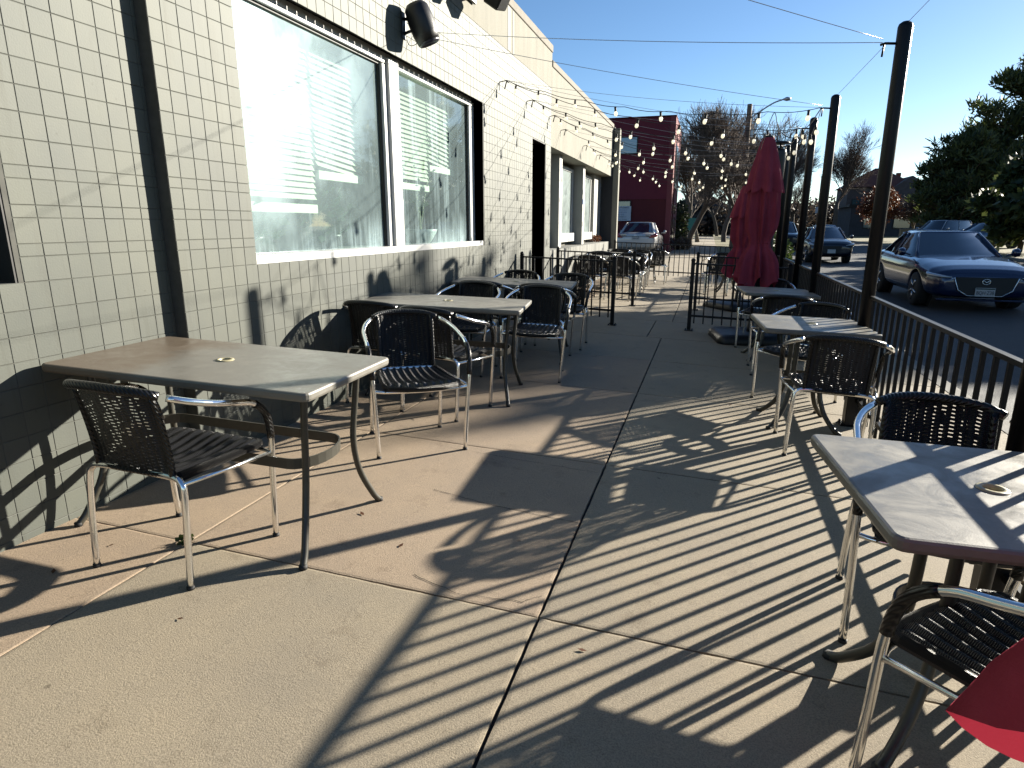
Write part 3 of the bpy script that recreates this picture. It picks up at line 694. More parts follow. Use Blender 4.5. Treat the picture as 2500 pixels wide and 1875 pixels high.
# ------------------------------------------------------------------ tables
def tabletop(hx, hy, m, parent, H=.72, hole=True):
    b = MB(); r = .03
    def ring(o, z):
        pts = []
        for cx, cy, a0 in ((hx - r, hy - r, 0), (-hx + r, hy - r, 90), (-hx + r, -hy + r, 180), (hx - r, -hy + r, 270)):
            for k in range(5):
                t = R(a0 + k * 22.5); pts.append((cx + (r + o) * math.cos(t), cy + (r + o) * math.sin(t), z))
        return pts
    prof = [(-.03, H - .034), (-.004, H - .033), (0, H - .024), (0, H - .008), (-.004, H - .002), (-.010, H), (-.03, H)]
    vs = []; fs = []
    for o, z in prof: vs += ring(o, z)
    n = 20
    for i in range(len(prof) - 1):
        for k in range(n): fs.append((i * n + k, i * n + (k + 1) % n, (i + 1) * n + (k + 1) % n, (i + 1) * n + k))
    m_ = len(prof)
    if hole:
        hr = .024; c = [(hr * math.cos(2 * math.pi * k / n + R(0)), hr * math.sin(2 * math.pi * k / n), H) for k in range(n)]
        c2 = [(x, y, H - .034) for x, y, z in c]
        vs += c + c2
        t0 = (m_ - 1) * n; c0 = m_ * n
        for k in range(n):
            q = (k + 1) % n; fs.append((t0 + k, t0 + q, c0 + q, c0 + k)); fs.append((c0 + k, c0 + q, c0 + n + q, c0 + n + k)); fs.append((q, k, c0 + n + k, c0 + n + q))
    b.add(vs, fs, False); T = b.build('tabletop', m, parent)
    rg = MB(); ns = 20; R1, R2 = .023, .036
    vs = []
    for k in range(ns):
        t = 2 * math.pi * k / ns; cc, sn = math.cos(t), math.sin(t)
        vs += [(R1 * cc, R1 * sn, H - .01), (R1 * cc, R1 * sn, H + .003), ((R1 + .003) * cc, (R1 + .003) * sn, H + .005), (R2 * cc, R2 * sn, H + .0035), ((R2 + .002) * cc, (R2 + .002) * sn, H + .0005)]
    fs = []
    for k in range(ns):
        q = (k + 1) % ns
        for j in range(4): fs.append((k * 5 + j, q * 5 + j, q * 5 + j + 1, k * 5 + j + 1))
    rg.add(vs, fs, True); rg.build('umbrella_hole_ring', M['brass'], T)
    return T
def band(path, h, t):   # flat strip following a closed path
    b = MB(); n = len(path); vs = []; fs = []
    for i, (x, y) in enumerate(path):
        a = Vector(path[i - 1]); c = Vector(path[(i + 1) % n]); d = (c - a).normalized(); nx, ny = d.y, -d.x
        for o, z in ((0, -h / 2), (t, -h / 2), (t, h / 2), (0, h / 2)): vs.append((x + nx * o, y + ny * o, z))
    for i in range(n):
        q = (i + 1) % n
        for j in range(4): fs.append((i * 4 + j, q * 4 + j, q * 4 + (j + 1) % 4, i * 4 + (j + 1) % 4))
    b.add(vs, fs); return b
def leg_part(path, r, parent, name='leg'):
    l = MB(); l.tube(crom(path, 5), r, 10); L = l.build(name, M['brown_metal'], parent)
    p = path[0]; f = MB(); f.tube([(p[0], p[1], p[2] - .004), (p[0], p[1], p[2] + .012)], r * 1.15, 10); f.build('foot_cap', M['cap'], L)
    return L
def make_long_table(m):
    t = empty('patio_table'); tabletop(.615, .34, m, t)
    for sx in (1, -1):
        for sy in (1, -1):
            leg_part([(sx * .55, sy * .325, .006), (sx * .535, sy * .285, .06), (sx * .505, sy * .22, .2), (sx * .495, sy * .19, .36), (sx * .505, sy * .20, .55), (sx * .515, sy * .205, .685)], .0145, t)
    path = []
    for k in range(13): a = R(-90 + k * 15); path.append((.395 + .10 * math.cos(a), .165 * math.sin(a)))
    for k in range(13): a = R(90 + k * 15); path.append((-.395 + .10 * math.cos(a), .165 * math.sin(a)))
    b = band(path, .045, .006); o = b.build('brace_band', M['brown_metal'], t); o.location = (0, 0, .36)
    ap = MB(); ap.box((-.52, -.215, .665), (.52, -.20, .687)); ap.box((-.52, .20, .665), (.52, .215, .687)); ap.box((-.53, -.2, .665), (-.515, .2, .687)); ap.box((.515, -.2, .665), (.53, .2, .687)); ap.build('apron', M['brown_metal'], t)
    return t
def place_tilt(o, x, y, rz):
    o.location = (x, y, zf(x)); o.rotation_euler = (Matrix.Rotation(math.atan(.035), 3, 'Y') @ Matrix.Rotation(R(rz), 3, 'Z')).to_euler()
GT = 'long tables beside the building'
t1 = make_long_table(M['table_rust']); place_tilt(t1, -1.985, 2.165, 2); tag(t1, 'nearest long patio table with a rust brown stain at its wall end', 'table', GT)
t2 = make_long_table(M['table']); place_tilt(t2, -1.93, 4.51, 8); tag(t2, 'second long patio table, half sunlit, beside the window wall', 'table', GT)
s2 = snapshot(t2)
for x, y, rz, l in ((-1.93, 6.33, 7, 'third long patio table standing in shade before the first low barrier'), (-1.87, 12.15, 3, 'fourth long patio table, first behind the low barriers, sunlit top'),
                    (-1.87, 13.75, 4, 'fifth long patio table, middle one behind the low barriers'), (-1.72, 15.45, 2, 'last long patio table beside the far cross railing')):
    o = copy_tree(s2); place_tilt(o, x, y, rz); tag(o, l, 'table', GT)
def make_square_table():
    t = empty('square_table'); tabletop(.355, .355, M['table'], t)
    for sx in (1, -1):
        for sy in (1, -1):
            leg_part([(sx * .225, sy * .225, .006), (sx * .195, sy * .195, .03), (sx * .135, sy * .135, .12), (sx * .098, sy * .098, .25), (sx * .088, sy * .088, .38), (sx * .09, sy * .09, .685)], .0165, t)
    path = [(.155 * math.cos(R(a)), .155 * math.sin(R(a))) for a in range(0, 360, 12)]
    o = band(path, .045, .006).build('brace_band', M['brown_metal'], t); o.location = (0, 0, .33)
    sp = MB()
    sp.box((-.16, -.16, .668), (.16, .16, .688)); sp.build('mounting_plate', M['brown_metal'], t)
    return t
q1 = make_square_table(); sq = snapshot(q1); place_tilt(q1, .715, 1.79, 6); GS = 'square tables along the street railing'
tag(q1, 'nearest square patio table crossed by broad post shadows, cream umbrella ring', 'table', GS)
for x, y, rz, l in ((.69, 4.72, 4.5, 'second square patio table with thin railing shadow stripes on its top'), (.68, 7.07, 5, 'third square patio table, grey in shade before the red umbrella'), (.42, 14.15, 3, 'far square patio table behind the right hand barrier')):
    o = copy_tree(sq); place_tilt(o, x, y, rz); tag(o, l, 'table', GS)

# ------------------------------------------------------------------ railings and poles
FX = 1.075
bar_mesh = None
def rail_panel(name, A, Bp, label, group, H=.93, zb=.10, post_ends=(False, False), cat='railing', spacing=.115, bw=.0085, z_of=None):
    (x0, y0), (x1, y1) = A, Bp; L_ = math.hypot(x1 - x0, y1 - y0); ang = math.atan2(y1 - y0, x1 - x0)
    z0, z1 = zf(x0), zf(x1); o = empty(name, (x0, y0, z0), ang, label, cat, group)
    dz = z1 - z0
    r = MB(); r.add([(0, -.014, H - .020), (L_, -.014, H - .020 + dz), (L_, .014, H - .020 + dz), (0, .014, H - .020), (0, -.014, H), (L_, -.014, H + dz), (L_, .014, H + dz), (0, .014, H)],
                    [(0, 3, 2, 1), (4, 5, 6, 7), (0, 1, 5, 4), (1, 2, 6, 5), (2, 3, 7, 6), (3, 0, 4, 7)]); r.build('top_rail', M['black'], o)
    r = MB(); r.add([(0, -.013, .185), (L_, -.013, .185 + dz), (L_, .013, .185 + dz), (0, .013, .185), (0, -.013, .213), (L_, -.013, .213 + dz), (L_, .013, .213 + dz), (0, .013, .213)],
                    [(0, 3, 2, 1), (4, 5, 6, 7), (0, 1, 5, 4), (1, 2, 6, 5), (2, 3, 7, 6), (3, 0, 4, 7)]); r.build('bottom_rail', M['black'], o)
    bm = MB(); bm.box((-bw, -bw, zb), (bw, bw, H - .0205)); b0 = None
    n = max(1, int(L_ / spacing)); sp = L_ / n
    for i in range(n):
        d = (i + .5) * sp
        if b0 is None: b0 = bm.build('baluster', M['black'], o); b = b0
        else: b = b0.copy(); COL.objects.link(b); b.parent = o
        b.location = (d, 0, dz * d / L_)
    for e, on in enumerate(post_ends):
        if on:
            pm = MB(); d = 0 if e == 0 else L_; pm.box((d - .024, -.024, 0), (d + .024, .024, H + .02), .003); pm.lathe([(.026, H + .02), (.03, H + .032), (.024, H + .05), (.008, H + .06)], 10, (d, 0, 0))
            p = pm.build('post', M['black'], o); p.location = (0, 0, dz * e)
            f = MB(); f.box((d - .055, -.055, .001), (d + .055, .055, .010)); 
            for a in (-1, 1):
                for b_ in (-1, 1): f.lathe([(.008, .010), (.008, .022)], 6, (d + a * .042, b_ * .042, 0))
            f.build('base_plate', M['black'], p)
    return o
PY = [2.42, 4.81, 7.13, 8.5, 10.3, 11.15, 13.2, 15.6]
def pole(y, label, k):
    o = empty('light_pole', (FX - .015, y, zf(FX)), 0, label, 'pole', 'tall black poles along the railing')
    H = 2.49 + .117
    m = MB(); m.lathe([(.043, .0), (.043, H - .03), (.037, H - .012), (.02, H), (.004, H + .003)], 16); m.build('pole_tube', M['black'], o)
    b = MB(); b.box((-.075, -.06, .001), (.075, .06, .012)); b.box((-.05, -.05, .012), (.05, .05, .3), .004)
    for a in (-1, 1):
        for c in (-1, 1): b.lathe([(.01, .012), (.01, .028)], 6, (a * .062, c * .048, 0))
    b.build('base_plate', M['black'], o)
    if k:
        h = MB(); h.tube([(-.04, 0, H - .12), (-.10, 0, H - .115), (-.125, .01, H - .12)], .008, 6); h.tube([(-.105, 0, H - .11), (-.105, .012, H - .15), (-.11, 0, H - .19)], .006, 6); h.build('hook', M['black'], o)
    return o
for i, y in enumerate(PY):
    pole(y, ['tall black pole at the right frame edge', 'tallest looking black pole, nearest in view by the railing', 'second black pole back, left of the dark blue sedan', 'third black pole back with bulbs at its tip', 'fourth black pole back, left of the navy hatchback', 'fifth black pole back beside the heater', 'sixth black pole back hidden behind the umbrella', 'last black pole at the far end of the patio'][i], True)
ends = [-.2] + PY + [16.3]
names = ['out of view beyond the near corner', 'nearest in view with sunlit top rail', 'between the nearest two tall poles', 'beside the shaded third square table', 'beside the near red umbrella', 'short piece by the fifth pole', 'behind the far umbrella', 'beside the far square table', 'ending at the cross railing']
for i in range(len(ends) - 1):
    a, b = ends[i] + (.05 if i else 0), ends[i + 1] - .05
    rail_panel('street_railing', (FX, a), (FX, b), 'black bar railing panel ' + names[i], 'street railing panels')
rail_panel('low_barrier', (-2.46, 8.48), (-1.185, 8.48), 'low black barrier panel from the wall to the aisle, the nearer of two', 'low cross barriers', H=.86, post_ends=(True, True), cat='barrier')
rail_panel('low_barrier', (-2.46, 10.68), (-1.165, 10.68), 'low black barrier panel from the wall to the aisle, the farther of two', 'low cross barriers', H=.86, post_ends=(True, True), cat='barrier')
rail_panel('low_barrier', (-.18, 8.54), (.98, 8.54), 'low black barrier panel right of the aisle, nearer one beside the umbrella base', 'low cross barriers', H=.88, post_ends=(True, True), cat='barrier')
rail_panel('low_barrier', (-.155, 10.7), (.98, 10.7), 'low black barrier panel right of the aisle, farther one', 'low cross barriers', H=.88, post_ends=(True, True), cat='barrier')
rail_panel('cross_railing', (-2.28, 16.3), (1.03, 16.3), 'black bar railing closing the far end of the patio before the white car', 'low cross barriers', H=.88, post_ends=(True, True))

# ------------------------------------------------------------------ umbrellas
def umbrella(x, y, H, hem, rz, label, base=True, scale=1.0, seed=1, flare=.30, lean=(0, 0), knot=True):
    o = empty('closed_umbrella', (x, y, zf(x)), R(rz), label, 'umbrella', 'closed red umbrellas')
    p = MB(); p.tube([(0, 0, .05), (lean[0], lean[1], H)], .019, 10); p.build('pole', M['black'], o)
    rnd = random.Random(seed)
    ph = [rnd.uniform(0, 6.28) for _ in range(6)]
    # main canopy: pleated cloth hanging round the pole
    def cl(u_, v):   # v 0 top..1 hem
        a = u_ * 2 * math.pi; z = H - .04 - v * (H - hem - .04)
        base_r = .055 + (.115) * min(1, v / .35) ** .9
        tie = math.exp(-((v - .70) / .07) ** 2) if knot else 0
        fl = max(0, (v - .72) / .28)
        r = base_r * (1 - .34 * tie) + flare * .52 * fl ** 1.2
        w8 = 8 * a + ph[0] + 1.2 * v; fold = ((1 - 2 * abs(math.sin(w8 / 2)) ** .7) * .7 + math.sin(5 * a + ph[1] - 2 * v) * .22 + math.sin(14 * a + ph[2]) * .2)
        r *= 1 + fold * (.12 + .34 * v) * (1 - .45 * tie)
        r += .02 * v * math.sin(3 * a + ph[3])
        zz = z + (fl ** 2) * .075 * math.sin(8 * a + ph[4]) + (fl ** 2) * .05 * math.sin(3 * a + ph[5])
        tw = a + .25 * v
        return (r * math.cos(tw) + lean[0] * (zz / H), r * math.sin(tw) + lean[1] * (zz / H), zz)
    c = MB(); c.grid(cl, 120, 34); C = c.build('canopy', M['canvas'], o)
    # vent flap tier
    def ve(u_, v):
        a = u_ * 2 * math.pi; z = H - .02 - v * (H - hem) * .33
        r = .06 + .135 * v ** .8; r *= 1 + (math.sin(8 * a + ph[0]) * .8 + math.sin(3 * a + ph[2]) * .2) * .22 * v
        zz = z - (v ** 6) * .05 * abs(math.sin(4 * a + ph[0] / 2 + .8)) 
        return (r * math.cos(a) + lean[0] * (zz / H), r * math.sin(a) + lean[1] * (zz / H), zz)
    v_ = MB(); v_.grid(ve, 96, 14); V_ = v_.build('vent_flap', M['canvas'], C)
    f = MB(); f.lathe([(.058, 0), (.062, .012), (.05, .03), (.02, .036)], 14, (lean[0], lean[1], H - .03)); f.build('finial', M['cap'], o)
    if knot:
        t = MB(); vv = .70; t.tube([Vector(cl(i / 40, vv)) * 1.0 for i in range(41)], .006, 5, cap=False); t.build('tie_strap', M['canvas'], C)
    if base:
        b = MB(); pts = []
        for cx, cy, a0 in ((.36, .3, 0), (-.36, .3, 90), (-.36, -.3, 180), (.36, -.3, 270)):
            for k in range(5): a = R(a0 + k * 22.5); pts.append((cx + .09 * math.cos(a), cy + .09 * math.sin(a)))
        n = len(pts); vs = [(x_ * .98, y_ * .98, .0) for x_, y_ in pts] + [(x_, y_, .03) for x_, y_ in pts] + [(x_ * .98, y_ * .98, .085) for x_, y_ in pts] + [(x_ * .86, y_ * .86, .12) for x_, y_ in pts]
        fs = [tuple(range(3 * n, 4 * n)), tuple(range(n - 1, -1, -1))] + [(r_ * n + k, r_ * n + (k + 1) % n, (r_ + 1) * n + (k + 1) % n, (r_ + 1) * n + k) for r_ in range(3) for k in range(n)]
        b.add(vs, fs, True); b.lathe([(.06, .1), (.045, .16), (.028, .3), (.024, .34)], 14); bb = b.build('base', M['dark_plastic'], o)
    return o
umbrella(.56, 8.12, 2.36, .68, 10, 'near closed red umbrella tied round the middle on a black base', seed=3, flare=.13)
umbrella(.52, 11.35, 2.02, .62, 40, 'farther closed red umbrella half hidden behind the near one', seed=9, flare=.14)
umbrella(.67, .60, 2.6, .70, 205, 'red umbrella hem cutting into the bottom right corner over the near chair', seed=5, flare=.27, base=True)

# patio heater
ht = empty('patio_heater', (.84, 9.85, zf(.84)), 0, 'black patio heater column with round cap right of the near umbrella', 'heater')
a = MB(); a.lathe([(.2, 0), (.2, .45), (.17, .5), (.03, .52)], 18); a.build('tank_housing', M['dark_plastic'], ht)
a = MB(); a.tube([(0, 0, .5), (0, 0, 1.75)], .03, 10); a.build('pole', M['dark_plastic'], ht)
a = MB(); a.lathe([(.05, 1.7), (.075, 1.74), (.085, 2.36), (.08, 2.4), (.03, 2.41)], 18); a.build('burner', M['dark_plastic'], ht)
a = MB(); a.lathe([(.012, 2.4), (.012, 2.47), (.125, 2.472), (.13, 2.48), (.1, 2.5), (.02, 2.51)], 20); a.build('cap', M['dark_plastic'], ht)

# ------------------------------------------------------------------ string lights and wires
bulb_mb = MB(); bulb_mb.lathe([(.009, -.042), (.012, -.048), (.018, -.062), (.021, -.076), (.018, -.090), (.010, -.099), (.003, -.102)], 10)
sock_mb = MB(); sock_mb.lathe([(.006, .004), (.012, 0), (.013, -.042), (.014, -.05)], 8); sock_mb.box((-.016, -.004, -.012), (.016, .004, -.006))
BM = bulb_mb.mesh('bulb', M['bulb']); SM_ = sock_mb.mesh('socket', M['cap'])
def strand(A, Bp, sag, n, label, name='string_light', droop=.02, seed=0, skip=.3):
    A, Bp = Vector(A), Vector(Bp); o = empty(name, A, 0, label, 'string lights', 'strings of bulbs over the patio'); rnd = random.Random(seed)
    L_ = (Bp - A); N_ = n * 6; P = []
    ph_ = rnd.uniform(.05, .95); pos = [(i + ph_ + rnd.uniform(-.08, .08)) / n for i in range(n)]
    for i in range(N_ + 1):
        t = i / N_; p = L_ * t; p.z -= sag * 4 * t * (1 - t) + droop * abs(math.sin(math.pi * t * n)); P.append(p)
    c = MB(); c.tube(P, .0035, 4); c.build('cable', M['cap'], o)
    wq = MB(); wq.tube([L_ * (i / 12) - Vector((0, 0, sag * .35 * 4 * (i / 12) * (1 - i / 12))) for i in range(13)], .0018, 4); wq.build('support_wire', M['galv'], o)
    for t in pos:
        p = L_ * t; p.z -= sag * 4 * t * (1 - t) + droop * abs(math.sin(math.pi * t * n))
        s_ = bpy.data.objects.new('socket', SM_); COL.objects.link(s_); s_.parent = o; s_.location = p; s_.rotation_euler = (rnd.uniform(-.25, .25), rnd.uniform(-.25, .25), rnd.uniform(0, 6))
        b = bpy.data.objects.new('bulb', BM); COL.objects.link(b); b.parent = s_
    return o
XW, XP = -2.46, FX - .13
HK = {1: (XW, 7.8, 2.96), 2: (XW, 9.0, 2.95), 3: (XW, 10.3, 2.95), 4: (XW, 11.1, 2.85), 5: (XW, 13.1, 2.82), 6: (XW, 14.7, 2.80), 7: (XW, 16.4, 2.78)}
PT = {i: (XP, PY[i], 2.38) for i in range(8)}
segs = [(1, 2, 7, 'topmost string of bulbs, from the first wall hook to the second pole'), (1, 3, 7, 'string of bulbs from the first wall hook to the third pole'), (2, 3, 7, 'string of bulbs from the second wall hook to the third pole'),
        (2, 4, 7, 'string of bulbs from the second wall hook to the fourth pole'), (3, 4, 7, 'string of bulbs from the third wall hook to the fourth pole'), (3, 5, 7, 'string of bulbs from the third wall hook to the fifth pole'),
        (4, 5, 7, 'string of bulbs from the fourth wall hook to the fifth pole'), (5, 5, 7, 'string of bulbs from the fifth wall hook to the fifth pole'), (5, 6, 7, 'string of bulbs from the fifth wall hook to the sixth pole'),
        (6, 6, 7, 'string of bulbs from the sixth wall hook to the sixth pole'), (6, 7, 7, 'string of bulbs from the sixth wall hook to the last pole'), (7, 7, 7, 'farthest string of bulbs, from the last wall hook to the last pole')]
for k, (h_, p_, n, l) in enumerate(segs):
    strand(HK[h_], PT[p_], (.17 if k < 2 else .22) + .015 * k, n, l, seed=k)
for k in range(2, 7):
    strand(PT[k], PT[k + 1], .16, 3 if k != 2 else 4, ['', '', 'string of bulbs slung between the second and third poles', 'string of bulbs slung between the third and fourth poles', 'string of bulbs slung between the fourth and fifth poles', 'string of bulbs slung between the fifth and sixth poles', 'string of bulbs slung between the sixth and last poles'][k], seed=20 + k)
lp = MB(); lp.tube(crom([(XP, 7.13, 2.38), (XP - .1, 7.16, 2.22), (XP - .22, 7.2, 2.12), (XP - .36, 7.2, 2.2), (XP - .42, 7.18, 2.36), (XP - .5, 7.18, 2.1), (XP - .52, 7.18, 2.02)], 5), .004, 5)
tag(lp.build('dangling_cable', M['cap']), 'loose loop of black cable hanging beside the second pole', 'cable')
for k, h_ in HK.items():
    b = MB(); b.tube([(-.07, 0, -.01), (.0, 0, .0), (.02, 0, -.03)], .006, 6); b.tube([(0, 0, 0), (-.02, -.03, -.10)], .008, 6)
    o = b.build('wall_hook', M['cap']); o.location = h_
    tag(o, 'small black hook holding cables, %s along the stucco wall' % ['', 'first', 'second', 'third', 'fourth', 'fifth', 'sixth', 'seventh'][k], 'hook', 'cable hooks on the wall')
def wire(A, Bp, sag, label):
    A, Bp = Vector(A), Vector(Bp); P = [A.lerp(Bp, i / 16) - Vector((0, 0, sag * 4 * (i / 16) * (1 - i / 16))) for i in range(17)]
    b = MB(); b.tube(P, .0022, 4); tag(b.build('guy_wire', M['galv']), label, 'wire', 'thin wires overhead')
TZ = 2.40
wire((FX - .13, 4.81, TZ - .02), (-2.5, 5.35, 2.86), .03, 'thin level wire from the nearest pole to the wall by the speaker')
wire((FX - .13, 4.81, TZ), (-2.5, 2.2, 2.9), .02, 'thin wire rising to the left from the nearest pole')
wire((FX - .13, 7.13, TZ), (-2.5, 5.4, 2.84), .03, 'thin wire from the second pole to the wall by the speaker')
wire((FX - .1, 4.81, TZ - .02), (FX, 7.1, 2.49), .0, 'thin wire between the nearest and second poles')
wire((FX, 4.81, 2.49), (FX, 2.42, 2.49), .0, 'thin wire from the nearest pole tip out of the top right')

# ------------------------------------------------------------------ wall fixtures
sp = empty('wall_speaker', (-2.37, 5.22, 2.86), 0, 'black cylindrical speaker on a twin arm bracket above the big window', 'speaker')
ax = Vector((.30, .22, -.92)).normalized(); M4 = ax.to_track_quat('Z', 'Y').to_matrix().to_4x4()
b = MB(); b.lathe([(.03, -.17), (.07, -.165), (.098, -.13), (.108, -.04), (.106, .06), (.092, .13)], 20, M=M4); b.build('body', M['dark_plastic'], sp)
b = MB(); b.lathe([(.085, .1), (.092, .135), (.08, .15), (.07, .138), (.02, .13)], 20, M=M4); b.build('grille', mat('speaker_grille', (.03, .03, .05), .35), sp)
b = MB(); b.tube([(-.16, -.03, .05), (-.03, -.01, .04)], .013, 8); b.tube([(-.16, -.03, -.06), (-.03, 0, -.02)], .012, 8); b.box((-.162, -.07, -.1), (-.15, .01, .1), .003); b.build('bracket', M['dark_plastic'], sp)
b = MB(); b.tube(crom([(-.15, -.03, .0), (-.12, -.02, -.14), (-.05, 0, -.13), (0, .02, -.05)], 5), .003, 5); b.build('cable', M['cap'], sp)
fl = empty('floodlight', (-2.22, 6.25, 3.48), 0, 'black twin floodlight cut by the top edge on the stucco wall', 'floodlight')
b = MB(); b.box((-.3, -.3, .02), (-.27, .6, .12)); b.box((-.28, -.03, .04), (-.02, .05, .10)); b.box((-.28, .42, .04), (-.02, .5, .10)); b.build('bracket', M['dark_plastic'], fl)
for y in (0, .45):
    b = MB(); b.box((-.08, -.1, -.09), (.1, .12, .09), .015, Matrix.Translation((0, y, .02)) @ Matrix.Rotation(R(35), 4, 'Y') @ Matrix.Rotation(R(15), 4, 'X')); b.build('lamp_head', M['dark_plastic'], fl)

# ------------------------------------------------------------------ plants behind the glass
def leaf_cloud(rnd, n, c, rad, size, flat=1.0):
    b = MB()
    for i in range(n):
        d = Vector((rnd.gauss(0, 1), rnd.gauss(0, 1), rnd.gauss(0, 1))).normalized() * (rnd.random() ** .5)
        p = Vector((c[0] + d.x * rad[0], c[1] + d.y * rad[1], c[2] + d.z * rad[2]))
        a = Vector((rnd.gauss(0, 1), rnd.gauss(0, 1), rnd.gauss(0, .8) + .3)).normalized(); s = a.orthogonal().normalized() * size * rnd.uniform(.25, .4); a *= size * rnd.uniform(.7, 1.3)
        b.add([p, p + a * .5 + s, p + a, p + a * .5 - s], [(0, 1, 2, 3)])
    return b
rn = random.Random(4)
pp = empty('potted_plant', (-2.86, 6.1, 1.085), 0, 'thin branching plant in a white bowl behind the second window pane', 'plant')
b = MB(); b.lathe([(.07, 0), (.1, .02), (.16, .12), (.17, .15), (.155, .15), (.14, .13)], 20); b.build('pot', M['pot'], pp)
b = MB(); lv = MB()
for k in range(7):
    a = rn.uniform(0, 6.28); r_ = rn.uniform(.1, .3); hh = rn.uniform(.3, .62)
    P = crom([(0, 0, .12), (.1 * math.cos(a) * r_, .4 * math.sin(a) * r_, .12 + hh * .5), (.3 * math.cos(a) * r_, math.sin(a) * r_, .12 + hh)], 4); b.tube(P, .006, 5)
    q = leaf_cloud(rn, 26, P[-1], (.08, .12, .09), .07); lv.add(q.v, q.f)
b.build('stem', mat('pale_green_stem', (.3, .35, .15), .6), pp); lv.build('foliage', M['plantleaf'], pp)
for (y, lbl, sd_) in ((3.6, 'bushy houseplant behind the left end of the big pane', 1), (4.55, 'arching houseplant behind the right end of the big pane', 2)):
    o = empty('potted_plant', (-2.95, y, 1.085), 0, lbl, 'plant'); rn2 = random.Random(sd_)
    b = MB(); b.lathe([(.06, 0), (.1, .1), (.1, .12), (.08, .12)], 14); b.build('pot', M['dark_plastic'], o)
    q = leaf_cloud(rn2, 420, (0, 0, .27), (.14, .38, .24), .1); q.build('foliage', M['plantleaf'], o)
wd = empty('joint_weed', (-1.99, 1.86, -.01), 0, 'tiny green weed growing in the paving joint under the near chair', 'weed')
q = leaf_cloud(random.Random(2), 26, (0, 0, .012), (.03, .025, .012), .03); q.build('foliage', M['hedgeleaf'], wd)
rl = random.Random(31)
for k, (x, y) in enumerate(((-1.62, 1.45), (-2.28, 1.52), (-2.25, 1.74), (-1.15, 2.15), (.25, 5.0), (-.9, 9.6), (-.3, 1.75), (-1.45, 2.35))):
    q = MB(); a = rl.uniform(0, 6); s_ = rl.uniform(.012, .02)
    q.add([(-s_, 0, .002), (0, -s_ * .45, .004), (s_, 0, .006), (0, s_ * .45, .004)], [(0, 1, 2, 3)]); q.add([(-s_, 0, .0018), (0, -s_ * .45, .0038), (s_, 0, .0058), (0, s_ * .45, .0038)], [(3, 2, 1, 0)])
    o = q.build('fallen_leaf', M['rustleaf']); o.location = (x, y, zf(x) + .002); o.rotation_euler = (0, 0, a); tag(o, 'small curled brown leaf lying on the paving', 'leaf', 'fallen leaves on the paving')

# ------------------------------------------------------------------ vehicles
def text_mesh(txt, size, m, parent, loc, rot, name='lettering', sx=1.0):
    cu = bpy.data.curves.new(name, 'FONT'); cu.body = txt; cu.size = size; cu.align_x = 'CENTER'; cu.align_y = 'CENTER'; cu.extrude = .001
    t = bpy.data.objects.new(name, cu); COL.objects.link(t); bpy.context.view_layer.update()
    me = bpy.data.meshes.new_from_object(t.evaluated_get(bpy.context.evaluated_depsgraph_get())); bpy.data.objects.remove(t)
    me.materials.clear(); me.materials.append(m); o = bpy.data.objects.new(name, me); COL.objects.link(o); o.parent = parent; o.location = loc; o.rotation_euler = rot; o.scale = (sx, 1, 1); return o

